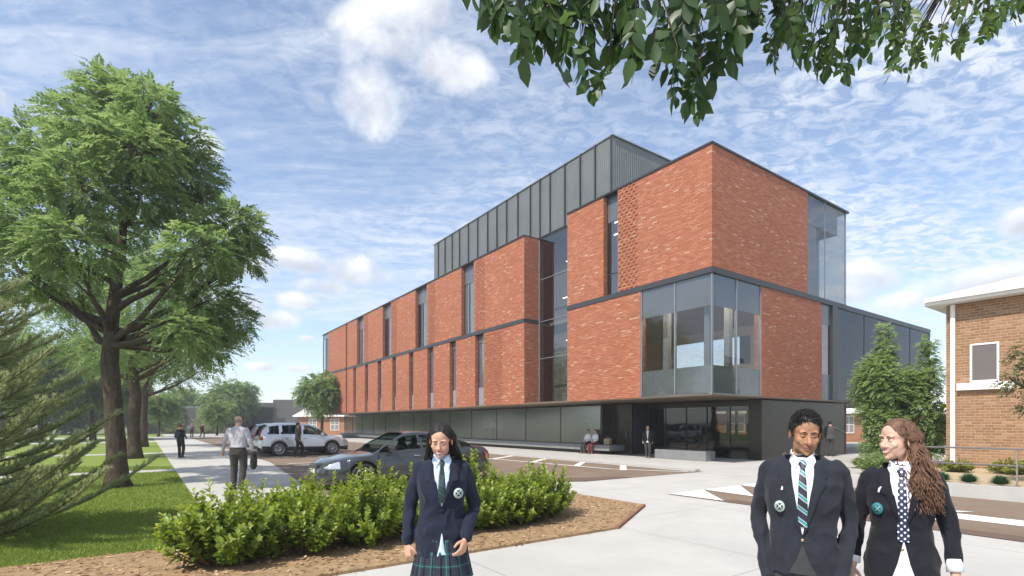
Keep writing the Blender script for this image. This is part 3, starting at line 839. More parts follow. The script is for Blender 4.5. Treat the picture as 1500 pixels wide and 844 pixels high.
# ================================================================== concrete seat in front of the lobby
mb = MB(); mb.rbox(1.85, 2.55, 1.55, 4.35, 0.0, 0.44, 0.015)
o = mb.build('concrete_bench', M_concb); o.location = (CX, CY, 0); o.rotation_euler = (0, 0, ROT)
tag(o, 'solid grey concrete block bench in front of the glazed lobby', 'bench')

# ================================================================== brick house on the right
qa = (1421 - 750) / 766.0
def yon(px, x):
    q = (px - 750.0) / 766.0
    return (CX + VX*x - q*(CY + VY*x)) / (-UX + UY*q)
hs = empty('brick_house', (CX, CY, 0), ROT)
tag(hs, 'tan brick house with white eaves and downpipe beside the railing', 'house')
HX = 3.0; HY = yon(1386, HX)
EZ = 5.45
mb = MB(); mb.box(HX, HX + 9.0, HY - 14.0, HY, 0.0, EZ); hw = mb.build('wall', M_tanbrick, hs)
mb = MB(); ov = 0.42
ex0, ex1, ey0, ey1 = HX - ov, HX + 9 + ov, HY - 14 - ov, HY + ov
rz = EZ + 1.9
vs = [(ex0, ey0, EZ + 0.26), (ex1, ey0, EZ + 0.26), (ex1, ey1, EZ + 0.26), (ex0, ey1, EZ + 0.26), ((ex0+ex1)/2, ey0 + 5.0, rz), ((ex0+ex1)/2, ey1 - 5.0, rz)]
mb.add(vs, [(0, 1, 4), (1, 2, 5, 4), (2, 3, 5), (3, 0, 4, 5), (0, 3, 2, 1)])
def tile_mat():
    m, t, out = new_mat('pale_roof_tile')
    uv = t.n('ShaderNodeTexCoord').outputs['Object']
    br = t.n('ShaderNodeTexBrick', Vector=t.n('ShaderNodeMapping', Vector=uv, Scale=(1, 1, 1)).outputs[0], Scale=3.0)
    br.inputs['Color1'].default_value = (0.50, 0.48, 0.44, 1); br.inputs['Color2'].default_value = (0.60, 0.58, 0.54, 1); br.inputs['Mortar'].default_value = (0.30, 0.29, 0.27, 1)
    b = t.n('ShaderNodeBsdfPrincipled', Base_Color=br.outputs[0], Roughness=0.8); t.link(b.outputs[0], out.inputs[0]); return m
M_tile = tile_mat()
rf = mb.build('roof', M_tile, hs)
mb = MB(); mb.box(ex0 - 0.03, ex1 + 0.03, ey0 - 0.03, ey1 + 0.03, EZ + 0.02, EZ + 0.256); mb.box(ex0 - 0.12, ex0 - 0.032, ey0, ey1, EZ + 0.12, EZ + 0.255); mb.build('fascia', M_white, rf)
DP = [yon(p, HX) for p in (1400.0, 1393.0)]
mb = MB(); mb.rbox(HX - 0.10, HX - 0.003, DP[0], DP[1], 0.0, EZ + 0.015, 0.02); mb.build('downpipe', M_white, hs)
def house_window(par, x, y0, y1, z0, z1, sill=True):
    f = MB(); w_ = 0.055
    f.box(x - 0.03, x + 0.02, y0, y0 + w_, z0, z1); f.box(x - 0.03, x + 0.02, y1 - w_, y1, z0, z1)
    f.box(x - 0.03, x + 0.02, y0 + w_, y1 - w_, z0, z0 + w_); f.box(x - 0.03, x + 0.02, y0 + w_, y1 - w_, z1 - w_, z1)
    w = f.build('window', M_white, par)
    p = MB(); p.box(x - 0.012, x - 0.003, y0 + w_, y1 - w_, z0 + w_, z1 - w_); p.build('pane', pmat('insect_screen', (0.14, 0.12, 0.115), 0.5, var=0.1, scale=40), w)
    if sill:
        s = MB(); s.box(x - 0.14, x - 0.002, y0 - 0.35, y1 + 0.30, z0 - 0.24, z0 - 0.02); s.build('sill', M_white, w)
    return w
house_window(hs, HX, yon(1464, HX), yon(1421, HX), 2.95, 4.15)
house_window(hs, HX, yon(1464, HX) - 5.0, yon(1421, HX) - 5.0, 2.95, 4.15)

# ================================================================== planter wall, railing
pw = MB()
pw.box(-3.2, -2.95, -30, -6.1, 0.0, 0.30); pw.box(-2.95, 2.9, -6.35, -6.1, 0.0, 0.30)
o = pw.build('planter_wall', M_kerb); o.location = (CX, CY, 0); o.rotation_euler = (0, 0, ROT)
tag(o, 'low grey concrete retaining wall along the access road', 'retaining wall')
site_sheet('planter_bed', [(-2.95, -30), (2.98, -30), (2.98, -6.35), (-2.95, -6.35)], 0.27, M_gravel, 0.26)
M_rail = pmat('galvanised_rail', (0.34, 0.31, 0.29), 0.4, 0.5)
rl = empty('railing', L(-2.55, -12.0, 0.27), ROT)
tag(rl, 'two bar metal railing behind the round planter shrubs', 'railing')
for z in (0.82, 0.45):
    mb = MB(); mb.tube([(0, -12, z), (0, 5.2, z)], 0.022, 10); mb.build('rail', M_rail, rl)
for y in (5.15, 2.75 - 0.0, 0.2, -2.4, -5.0):
    mb = MB(); mb.box(-0.03, 0.03, y - 0.012, y + 0.012, 0.0, 0.80); mb.box(-0.07, 0.07, y - 0.05, y + 0.05, 0.0, 0.012); mb.build('post', M_rail, rl)

# ================================================================== other buildings around
def low_house(name, loc, rz, w, d, eave, ridge, wall_m, label, wins, roof_m=None, facia=True):
    h = empty(name, loc, rz); tag(h, label, 'house')
    mb = MB(); mb.box(-w/2, w/2, 0, d, 0, eave)
    # gables
    for x in (-w/2, w/2 - 0.2): mb.add([(x, 0, eave), (x, d, eave), (x, d/2, ridge - 0.1), (x + 0.2, 0, eave), (x + 0.2, d, eave), (x + 0.2, d/2, ridge - 0.1)], [(0, 1, 2), (3, 5, 4), (0, 2, 5, 3), (1, 4, 5, 2)])
    mb.build('wall', wall_m, h)
    mb = MB(); o_ = 0.5
    e0, e1 = -w/2 - o_, w/2 + o_; k = (ridge - eave) / (d/2)
    zl = eave - k * o_
    for s_ in (0, 1):
        ya, yb = (-o_, d/2) if s_ == 0 else (d + o_, d/2)
        vs = [(e0, ya, zl + .03), (e1, ya, zl + .03), (e1, yb, ridge + .03), (e0, yb, ridge + .03), (e0, ya, zl + 0.17), (e1, ya, zl + 0.17), (e1, yb, ridge + 0.17), (e0, yb, ridge + 0.17)]
        mb.add(vs, [(0, 1, 2, 3), (4, 7, 6, 5), (0, 4, 5, 1), (1, 5, 6, 2), (2, 6, 7, 3), (3, 7, 4, 0)])
    rf = mb.build('roof', roof_m or M_tile, h)
    mb = MB(); mb.box(e0 - 0.02, e1 + 0.02, -o_ - 0.06, -o_ - 0.003, zl - 0.02, zl + 0.2)
    mb.build('fascia', M_white, rf)
    for (x0, x1, z0, z1) in wins:
        f = MB(); f.box(x0, x1, -0.05, 0.0, z0, z1); w_ = f.build('window', M_white, h)
        p = MB(); n = 2
        for i in range(n):
            a = x0 + 0.08 + i * (x1 - x0 - 0.08) / n; b = a + (x1 - x0 - 0.08) / n - 0.08
            p.box(a, b, -0.066, -0.052, z0 + 0.1, (z0 + z1)/2 - 0.04); p.box(a, b, -0.066, -0.052, (z0 + z1)/2 + 0.04, z1 - 0.1)
        p.build('pane', pmat('far_window_pane', (0.25, 0.24, 0.23), 0.3, var=0.1), w_)
    return h
c_ = P(1215, 621, 47); 
low_house('brick_house', (c_.x, 47, 0), R(4), 26, 9, 2.75, 4.4, M_orange,
          'orange brick bungalow with pale eaves seen under the end of the school building', [(-3.1, -2.0, 0.9, 2.3), (-9.6, -7.9, 0.9, 2.5), (1.3, 2.3, 0.8, 2.4), (6, 7.4, 0.9, 2.3)], M_white)
c_ = P(480, 621, 76)
low_house('brick_house', (c_.x + 1.5, 76, 0), R(-12), 13, 9, 2.9, 4.6, M_orange,
          'orange brick house with white gables behind the far end of the school building', [(-4.7, -3.4, 0.7, 2.4), (-1.2, 0.2, 0.7, 2.4), (3.6, 5.0, 0.7, 2.4)])
M_hall = pmat('charcoal_hall_cladding', (0.085, 0.085, 0.082), 0.7, var=0.06, scale=0.3)
M_hall2 = pmat('grey_hall_roof', (0.30, 0.31, 0.32), 0.7)
hl = empty('sports_hall', (P(405, 621, 92).x, 92, 0), R(0)); tag(hl, 'long low charcoal hall with a taller block at one end beyond the lawn', 'building')
xa, xb, xc, xd = [P(p, 621, 92).x - hl.location.x for p in (180, 400, 452, 478)]
mb = MB(); mb.box(xa, xb - 0.0, 2.0, 18, 0, 4.6); mb.box(xa, xb + 2, 6.0, 22, 4.6, 5.6); mb.build('wall', M_hall, hl)
mb = MB(); mb.box(xb, xd + 10, 0.0, 20, 0, 5.9); tb = mb.build('tower_block', M_hall, hl)
mb = MB(); mb.box(xb - 0.1, xb - 0.002, 0.2, 19, 4.0, 5.8); mb.build('side_panel', M_hall2, tb)
mb = MB(); mb.box(xa, xb, 2.0, 5.8, 4.602, 4.75); mb.build('roof', M_hall2, hl)
mb = MB(); mb.box(xb + 0.9, xb + 2.1, -0.04, 0.0, 0.0, 2.6); mb.build('door', M_frame, hl)
for x in (xa + 6, xa + 14):
    mb = MB(); mb.box(x, x + 2.4, 1.95, 2.0, 0.4, 2.4); mb.build('door', M_frame, hl)
# ================================================================== vegetation
def nrm(a): return a / np.maximum(np.linalg.norm(a, axis=-1, keepdims=True), 1e-9)
UP = np.array([0.0, 0.0, 1.0])

def quad_leaves(base, d, n, ln, wd):
    """pointed four-corner leaves: base, side, tip, side"""
    s = nrm(np.cross(n, d)); mid = base + d * (ln * 0.45)[:, None]
    drop = n * (ln * 0.06)[:, None]
    v = np.stack([base, mid + s * wd[:, None] + drop, base + d * ln[:, None], mid - s * wd[:, None] + drop], 1)
    return v.reshape(-1, 3)

def full_leaves(base, d, n, ln, wd, fold=0.25, curl=0.15):
    """rounded leaves with a folded midrib: 9 corners, 6 faces"""
    s = nrm(np.cross(n, d)); N = len(base)
    prof = [(0.0, 0.0), (0.30, 0.92), (0.62, 0.88), (1.0, 0.0)]
    V = []
    def pt(u, w):
        return base + d * (ln * u)[:, None] + s * (wd * w)[:, None] + n * (wd * abs(w) * fold - ln * curl * u * u)[:, None]
    V = [pt(0, 0), pt(.30, 0), pt(.64, 0), pt(1, 0), pt(.26, .9), pt(.62, .85), pt(.26, -.9), pt(.62, -.85)]
    v = np.stack(V, 1).reshape(-1, 3)
    f = np.array([(0, 1, 4, 4), (1, 2, 5, 4), (2, 3, 5, 5), (0, 6, 1, 1), (1, 6, 7, 2), (2, 7, 3, 3)])
    b = (np.arange(N) * 8)[:, None]
    quads = np.concatenate([b + np.array([1, 2, 5, 4]), b + np.array([1, 6, 7, 2])], 0)
    tris = np.concatenate([b + np.array([0, 1, 4]), b + np.array([2, 3, 5]), b + np.array([0, 6, 1]), b + np.array([2, 7, 3])], 0)
    return v, quads, tris

def mixed_mesh(name, v, quads, tris, mat, tq, tt):
    me = bpy.data.meshes.new(name)
    nq, nt = len(quads), len(tris)
    me.vertices.add(len(v)); me.vertices.foreach_set('co', np.asarray(v, np.float32).ravel())
    li = np.concatenate([quads.ravel(), tris.ravel()]).astype(np.int32)
    me.loops.add(len(li)); me.loops.foreach_set('vertex_index', li)
    me.polygons.add(nq + nt)
    me.polygons.foreach_set('loop_start', np.concatenate([np.arange(nq) * 4, nq * 4 + np.arange(nt) * 3]).astype(np.int32))
    me.polygons.foreach_set('use_smooth', np.ones(nq + nt, bool))
    me.materials.append(mat)
    a = me.attributes.new('tint', 'FLOAT', 'FACE'); a.data.foreach_set('value', np.concatenate([tq, tt]).astype(np.float32))
    me.update(calc_edges=True); me.validate()
    return me

def fronds(rg, c, ax, Ln, pairs, leaf, width):
    """pinnate sprays: returns leaf vertices and tints"""
    N = len(c)
    side = nrm(np.cross(ax, UP + rg.normal(0, .25, (N, 3)))); nn = nrm(np.cross(side, ax))
    tn = rg.uniform(0, 1, N)
    V = []; T = []
    for i in range(pairs):
        u = (i + 0.7) / pairs
        b = c + ax * (Ln * u)[:, None] - UP * (Ln * 0.22 * u * u)[:, None]
        tp = leaf * (0.65 + 0.5 * math.sin(PI * min(1, u + .1)))
        for sg in (-1, 1):
            d = nrm(side * sg * 0.85 + ax * 0.6 - UP * 0.12 + rg.normal(0, .16, (N, 3)))
            ln = tp * rg.uniform(0.75, 1.2, N)
            V.append(quad_leaves(b, d, nn, ln, ln * width)); T.append(np.clip(tn * 0.7 + rg.uniform(0, .3, N), 0, 1))
    d = nrm(ax - UP * 0.4); ln = np.full(N, leaf)
    V.append(quad_leaves(c + ax * Ln[:, None] - UP * (Ln * .22)[:, None], d, nn, ln, ln * width)); T.append(tn)
    return np.concatenate(V), np.concatenate(T)

def shell_points(rg, n, c, r, lo=0.45):
    d = nrm(rg.normal(0, 1, (n, 3)))
    u = rg.uniform(lo ** 3, 1, n) ** (1 / 3)
    return np.asarray(c) + d * u[:, None] * np.asarray(r), d

def limb_to(mb, p0, p1, r0, r1, rnd, sag=0.15, n=7, sides=7):
    p0 = Vector(p0); p1 = Vector(p1); L_ = (p1 - p0).length
    mid = p0.lerp(p1, 0.5) + Vector((rnd.uniform(-.1, .1) * L_, rnd.uniform(-.1, .1) * L_, -sag * L_))
    pts = []; rr = []
    for i in range(n):
        t_ = i / (n - 1)
        q = p0 * (1 - t_) ** 2 + mid * 2 * t_ * (1 - t_) + p1 * t_ * t_
        q = q + Vector((rnd.gauss(0, .012), rnd.gauss(0, .012), rnd.gauss(0, .012))) * L_ * (1 if 0 < i < n - 1 else 0)
        pts.append(q); rr.append(r0 + (r1 - r0) * t_ ** 0.8)
    mb.tube(pts, rr, sides)
    return pts

M_bark = bark_mat('dark_ridged_bark', (0.045, 0.033, 0.024), (0.13, 0.10, 0.075))
M_bark2 = bark_mat('grey_bark', (0.07, 0.055, 0.04), (0.16, 0.13, 0.10))
M_leafA = leaf_mat('fresh_feathery_leaf', [(0.0, (0.11, 0.18, 0.055)), (0.5, (0.185, 0.27, 0.098)), (1.0, (0.295, 0.375, 0.165))], 0.5)
M_leafB = leaf_mat('mid_green_leaf', [(0.0, (0.105, 0.165, 0.05)), (0.5, (0.165, 0.24, 0.075)), (1.0, (0.24, 0.32, 0.11))], 0.5)
M_leafC = leaf_mat('column_tree_leaf', [(0.0, (0.17, 0.25, 0.09)), (0.5, (0.27, 0.37, 0.145)), (1.0, (0.36, 0.46, 0.21))], 0.5)
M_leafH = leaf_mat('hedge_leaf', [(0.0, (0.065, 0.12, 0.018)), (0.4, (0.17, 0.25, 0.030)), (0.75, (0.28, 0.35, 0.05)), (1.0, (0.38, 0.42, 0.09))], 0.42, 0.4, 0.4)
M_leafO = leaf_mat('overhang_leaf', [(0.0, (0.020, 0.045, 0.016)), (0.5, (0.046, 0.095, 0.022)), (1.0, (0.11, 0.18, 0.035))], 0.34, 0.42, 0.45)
M_leafR = leaf_mat('olive_leaf', [(0.0, (0.075, 0.095, 0.035)), (0.6, (0.135, 0.155, 0.065)), (1.0, (0.22, 0.235, 0.12))], 0.35)
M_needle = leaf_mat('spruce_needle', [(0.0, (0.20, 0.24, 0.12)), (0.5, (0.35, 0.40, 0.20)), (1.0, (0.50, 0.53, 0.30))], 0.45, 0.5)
M_twig = pmat('brown_twig', (0.15, 0.095, 0.055), 0.85, var=0.25, scale=30)

def tree(label, base, trunk, blobs, seed, leaf=0.09, pairs=6, flen=0.34, per=300, lmat=None, bark=None, name='tree', group=None, limbs=True, width=0.2, droop=0.30):
    """trunk: list of (dx,dy,z,r); blobs: list of (centre Vector world, (rx,ry,rz))"""
    rg = np.random.default_rng(seed); rnd = random.Random(seed)
    base = Vector(base)
    root = empty(name, base); tag(root, label, 'tree', group)
    mb = MB()
    tp = [Vector((p[0], p[1], p[2])) for p in trunk]
    rr = [p[3] for p in trunk]
    # smooth the trunk and flare its foot
    P_, R_ = [], []
    for i in range(len(tp) - 1):
        for k in range(4):
            u = k / 4
            P_.append(tp[i].lerp(tp[i+1], u) + Vector((rnd.gauss(0, .01), rnd.gauss(0, .01), 0))); R_.append(rr[i] * (1-u) + rr[i+1] * u)
    P_.append(tp[-1]); R_.append(rr[-1])
    R_[0] *= 1.35; R_[1] *= 1.12
    mb.tube(P_, R_, 14)
    V = []; T = []
    for (c, r) in blobs:
        lc = Vector(c) - base
        if limbs:
            # leave the trunk below the blob
            best = None
            for q, rq in zip(P_, R_):
                if q.z < 0.40 * tp[-1].z: continue
                hd = math.hypot(lc.x - q.x, lc.y - q.y)
                dd = abs((lc.z - q.z) - 0.75 * hd) + 0.25 * (lc - q).length
                if best is None or dd < best[0]: best = (dd, q, rq)
            q, rq = best[1], best[2]
            pts = limb_to(mb, q, lc, min(rq * 0.6, 0.05 + 0.022 * (lc - q).length), 0.025, rnd, 0.10)
            for k in range(5):
                d = Vector(nrm(rg.normal(0, 1, 3))); e_ = lc + Vector((d.x * r[0], d.y * r[1], abs(d.z) * r[2])) * 0.75
                limb_to(mb, pts[rnd.randint(3, 6)], e_, 0.022, 0.006, rnd, 0.05, 5, 5)
        n = int(per * (r[0] * r[1] * r[2]) ** 0.62)
        p, d = shell_points(rg, n, lc, r, 0.35)
        ax = nrm(d * np.array([1, 1, 0.55]) - UP * droop + rg.normal(0, .35, (n, 3)))
        v, t_ = fronds(rg, p, ax, np.full(n, flen) * rg.uniform(.7, 1.25, n), pairs, leaf, width)
        V.append(v); T.append(t_)
    mb.build('trunk', bark or M_bark, root, uv=False)
    V = np.concatenate(V); T = np.concatenate(T)
    me = np_mesh('crown', V, np.arange(len(V)).reshape(-1, 4), lmat or M_leafA, T)
    link_mesh('crown', me, root)
    return root

# ---- the big tree on the left
Yt = 13.4
rnd = random.Random(11)
def bb(px, py, r, dy=0.0, flat=0.72):
    Y_ = Yt + dy; k = Y_ / 766.0
    return (P(px, py, Y_), (r * k, r * k * 1.05, r * k * flat))
blobs = [bb(185, 160, 58, .3), bb(140, 195, 54, -1.0), bb(238, 205, 58, .4), bb(200, 220, 56, -1.3), bb(268, 252, 48, .9), bb(70, 225, 56, .2), bb(10, 235, 58, .8), bb(118, 272, 56, -1.6),
         bb(205, 285, 52, -.4), bb(45, 320, 62, -1.4), bb(275, 300, 44, 1.4), bb(-40, 300, 70, 1.2), bb(335, 338, 46, .2), bb(292, 365, 42, -1.2), bb(352, 372, 32, .8), bb(352, 318, 24, .4),
         bb(110, 362, 56, -1.9), bb(30, 395, 58, -.6), bb(305, 440, 48, .3), bb(338, 470, 34, 1.2), bb(268, 482, 36, -1.0), bb(312, 505, 32, .4),
         bb(95, 425, 40, 1.4), bb(155, 130, 34, .4), bb(222, 150, 32, -.6), bb(100, 175, 32, .8), bb(250, 395, 26, 1.5), bb(180, 340, 30, 2.0)]
bs = G(172, 715)
tree('tall feathery-leaved tree with thick dark trunk nearest the pale path', bs,
     [(0, 0, 0, .255), (-.02, 0, .9, .225), (-.12, .02, 2.0, .205), (-.20, 0, 3.2, .20), (-.16, 0, 4.2, .17), (-.02, .05, 5.6, .12), (.15, .1, 7.2, .08), (.2, .1, 8.8, .035)], blobs, 21, per=440, leaf=.115, width=.27, droop=.14)

def auto_blobs(rg, base, h0, h1, rx, n, k=0.42, lean=0.0):
    """crown blobs spread through an egg-shaped outline"""
    out = []
    hm = (h0 + h1) / 2; hh = (h1 - h0) / 2
    for i in range(n):
        d = nrm(rg.normal(0, 1, 3)); u = rg.uniform(.35, 1) ** .5
        c = Vector((base[0] + d[0] * rx * (1-k) * u + lean, base[1] + d[1] * rx * (1-k) * u, base[2] + hm + d[2] * hh * (1-k) * u))
        s_ = k * rx * rg.uniform(.75, 1.2)
        out.append((c, (s_, s_, s_ * .75)))
    return out
def gtree(label, px, py, top, half, n, seed, crown0=0.3, **kw):
    b = G(px, py); b.z = 0
    h = CAM_H + (621 - top) / 766 * b.y
    rx = half / 766 * b.y
    rg = np.random.default_rng(seed)
    r0 = kw.pop('r0', 0.018 * h + 0.03)
    bl = auto_blobs(rg, b, h * crown0, h, rx, n, kw.pop('k', 0.42))
    tr = [(0, 0, 0, r0), (rg.normal(0, .05), 0, h * .25, r0 * .85), (rg.normal(0, .12), 0, h * .5, r0 * .65), (rg.normal(0, .15), 0, h * .85, r0 * .2)]
    return tree(label, b, tr, bl, seed, **kw)
# the row beside the path
b2 = G(197, 672)
tree('second tree of the row beside the path, seen past the big trunk', b2,
     [(0, 0, 0, .30), (-.02, 0, 1.5, .26), (.05, 0, 3.0, .24), (-.1, 0, 4.4, .20), (.1, .1, 6.2, .12), (.2, 0, 8.5, .05)],
     [(P(px, py, b2.y + dy), (r * .033, r * .034, r * .026)) for (px, py, r, dy) in ((150, 380, 58, 0), (215, 370, 60, 1), (265, 405, 58, -1), (300, 445, 52, 1), (235, 440, 60, -2), (180, 455, 56, 2), (120, 430, 60, 1), (285, 495, 44, 0), (320, 480, 40, 2), (225, 500, 44, 2), (165, 510, 40, -2), (90, 480, 52, -1), (255, 530, 30, 1), (130, 520, 36, 1))],
     33, leaf=0.12, flen=.42, per=230, lmat=M_leafA, pairs=5, width=.24)
b3 = G(209, 655)
tree('third tree of the row beside the path, slim leaning trunk', b3,
     [(0, 0, 0, .30), (.02, 0, 2, .27), (.15, 0, 4.2, .22), (.2, 0, 6.5, .12), (.2, 0, 8.5, .05)],
     [(P(px, py, b3.y + dy), (r * .048, r * .05, r * .038)) for (px, py, r, dy) in ((215, 470, 40, 0), (250, 490, 40, 1), (180, 500, 40, -1), (285, 515, 32, 1), (235, 530, 34, -2), (300, 540, 22, 0), (200, 545, 28, 1), (265, 555, 22, 1))],
     34, leaf=0.16, flen=.5, per=110, pairs=4, width=.28)
far_kw = dict(leaf=0.22, flen=.55, pairs=4, width=.3)
gtree('dense round-headed tree standing on the lawn left of the big trunk', 136, 645, 470, 82, 16, 41, .14, per=120, lmat=M_leafB, **far_kw)
gtree('broad lawn tree partly behind the spruce boughs', 60, 647, 480, 80, 14, 42, .18, per=120, lmat=M_leafB, **far_kw)
gtree('pale green lawn tree at the edge of the photo behind the spruce', -10, 649, 450, 85, 14, 43, .2, per=120, lmat=M_leafA, **far_kw)
gtree('small leafy tree just beyond the row, near the charcoal hall', 232, 640, 560, 34, 9, 44, .2, per=80, lmat=M_leafA, leaf=.3, flen=.8, pairs=4, width=.3)
gtree('light green tree in front of the hall, left of the bald man', 268, 634, 566, 40, 12, 45, .22, per=80, lmat=M_leafA, leaf=.36, flen=.95, pairs=4, width=.3)
gtree('bright round tree in front of the hall, above the bald man', 340, 635, 554, 44, 14, 46, .22, per=80, lmat=M_leafA, leaf=.36, flen=.95, pairs=4, width=.3)
gtree('thin young tree between the bright round tree and the conifer', 318, 638, 583, 24, 8, 47, .3, per=70, lmat=M_leafB, leaf=.33, flen=.9, pairs=4, width=.3)
gtree('street tree at the far end of the school building', 471, 642, 536, 42, 14, 48, .28, per=95, lmat=M_leafA, leaf=.28, flen=.75, pairs=4, width=.3)
for i, (px, base, top, half) in enumerate(((175, 636, 560, 50), (95, 637, 540, 60), (10, 638, 530, 60))):
    gtree(['hazy tree far across the lawn, nearest the trunks', 'hazy tree far across the lawn, in the middle of three', 'hazy tree far across the lawn, behind the spruce'][i], px, base, top, half, 12, 60 + i, .1, per=70, lmat=M_leafB, leaf=.45, flen=1.2, pairs=3, width=.32, group='hazy trees far across the lawn')
# columnar trees by the right wing
def column(label, px, Y_, h, r, seed):
    rg = np.random.default_rng(seed); b = Vector(((px - 750) / 766 * Y_, Y_, 0)); bl = []
    z = .45
    while z < h:
        u = z / h; rr = r * (0.72 + .5 * math.sin(PI * min(1, u * 1.05))) * (1 - .75 * max(0, u - .62) / .38)
        m = max(1, int(rr / .28))
        for k in range(m):
            a = rg.uniform(0, 2*PI); q = rr * .55 * (0 if m == 1 else 1)
            s_ = max(.22, rr * .52) * rg.uniform(.85, 1.2)
            bl.append((b + Vector((math.cos(a) * q, math.sin(a) * q, z + rg.uniform(-.12, .12))), (s_, s_, s_ * .95)))
        z += .34
    tree(label, b, [(0, 0, 0, .10), (.03, 0, h * .3, .085), (0, .03, h * .6, .06), (0, 0, h * .92, .02)], bl, seed, leaf=.095, flen=.22, pairs=4, per=760, lmat=M_leafC, bark=M_bark2, width=.32, droop=.0)
column('tall columnar leafy tree touching the glass wing', 1297, 21.0, 5.7, .84, 51)
column('columnar leafy tree beside the tan brick house', 1360, 20.2, 5.1, .62, 52)
rb = Vector((12.05, 11.6, 0.27))
tree('small olive-leaved tree in front of the tan brick house', rb, [(0, 0, 0, .07), (.05, 0, .9, .06), (0, 0, 1.8, .045), (.05, 0, 2.6, .02)],
     [(rb + Vector(c), (r, r, r * .8)) for (c, r) in (((-.55, 0, 2.6), .42), ((-.15, .1, 3.05), .5), ((.3, 0, 3.2), .5), ((-.85, .1, 2.35), .22), ((-.3, -.2, 2.2), .40), ((.3, 0, 2.3), .55), ((-.45, .1, 1.85), .25), ((.6, .1, 2.8), .5), ((-.5, 0, 3.0), .3))], 71, leaf=.075, flen=.2, pairs=4, per=420, lmat=M_leafR, bark=M_bark2, width=.3, droop=.1)

# ---- conifers
M_sprucetwig = pmat('spruce_twig', (0.12, 0.105, 0.06), 0.9, var=.3, scale=20)
def conifer(label, base, h, r, seed, nb, npm, nl, nw, spread=True, up=0.42, cat='tree', twl=0.34, tsp=0.13, tang=.62):
    rg = np.random.default_rng(seed); rnd = random.Random(seed)
    root = empty('spruce_tree', base); tag(root, label, cat)
    mb = MB(); mb.tube([(0, 0, 0), (.01, 0, h * .5), (0, 0, h)], [0.028 * h ** .8, 0.016 * h ** .8, .008], 9)
    V = []; T = []; F_ = []
    segs = []
    for i in range(nb):
        z = h * (0.012 + 0.95 * (i / nb) ** 1.15); az = i * 2.39996 + rnd.uniform(-.3, .3)
        ln = r * (1 - z / (h * 1.04)) ** 0.85 * rnd.uniform(.8, 1.12) + 0.08
        d = Vector((math.cos(az), math.sin(az), 0))
        n = 6; pts = []
        for k in range(n):
            u = k / (n - 1)
            pts.append(Vector((0, 0, z)) + d * ln * u + Vector((0, 0, ln * (up * u * u - 0.05 * u))))
        mb.tube(pts, [0.018 * (1 - .8 * k / (n-1)) * min(1, ln) + .002 for k in range(n)], 5, cap=False)
        for k in range(1, n): segs.append((pts[k-1], pts[k], 1.0))
        nt = max(3, int(ln / tsp))
        for k in range(nt):
            u = 0.25 + 0.72 * k / nt
            j = min(n - 2, int(u * (n-1))); f = u * (n-1) - j
            p = pts[j].lerp(pts[j+1], f); ax = (pts[j+1] - pts[j]).normalized()
            sd = ax.cross(Vector((0, 0, 1))).normalized() * (1 if k % 2 else -1)
            tl = twl * (1.15 - u) * rnd.uniform(.7, 1.25) * min(1.0, ln) + .06
            td = (ax * 0.75 + sd * tang + Vector((0, 0, rnd.uniform(-.05, .25)))).normalized()
            mb.tube([p, p + td * tl], [.003, .0015], 4, cap=False)
            segs.append((p, p + td * tl * .5, 1.0)); segs.append((p + td * tl * .5, p + td * tl + Vector((0, 0, .03)), 1.0))
    mb.build('trunk', M_sprucetwig, root, uv=False)
    A = np.array([s_[0][:] for s_ in segs]); B = np.array([s_[1][:] for s_ in segs])
    ln = np.linalg.norm(B - A, axis=1); cnt = np.maximum(2, (ln * npm).astype(int))
    idx = np.repeat(np.arange(len(segs)), cnt); N = len(idx)
    u = rg.uniform(0, 1, N)[:, None]
    p = A[idx] * (1 - u) + B[idx] * u; ax = nrm(B[idx] - A[idx])
    rad = nrm(np.cross(ax, rg.normal(0, 1, (N, 3))))
    d = nrm(ax * 0.75 + rad * 0.75 + UP * 0.18)
    L_ = nl * rg.uniform(.7, 1.2, N); s_ = nrm(np.cross(d, rg.normal(0, 1, (N, 3)))) * nw
    v = np.stack([p - s_, p + s_, p + d * L_[:, None]], 1).reshape(-1, 3)
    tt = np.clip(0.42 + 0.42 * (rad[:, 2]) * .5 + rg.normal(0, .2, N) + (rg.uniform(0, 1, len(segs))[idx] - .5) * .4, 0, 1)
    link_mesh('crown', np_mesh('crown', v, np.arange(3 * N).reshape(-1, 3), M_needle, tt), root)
    return root
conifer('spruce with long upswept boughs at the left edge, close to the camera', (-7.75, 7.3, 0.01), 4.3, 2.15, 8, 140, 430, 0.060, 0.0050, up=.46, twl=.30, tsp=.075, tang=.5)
for (px, py, h, s_, lb) in ((252, 631, 5.4, 81, 'small conifer in front of the charcoal hall, left one'), (301, 631, 5.0, 82, 'small conifer in front of the charcoal hall, right one'), (215, 634, 6.0, 83, 'dark conifer beyond the tree row')):
    b_ = Vector(((px - 750) / 766 * 86, 86, 0)); conifer(lb, b_, h, 2.5, s_, 60, 40, 0.30, 0.02, up=.35, twl=.9)
b_ = Vector((-13.2, 10.8, 0)); conifer('dark spruce behind the near one at the left edge', b_, 5.2, 2.2, 84, 120, 110, 0.06, 0.004, up=.42, twl=.45)

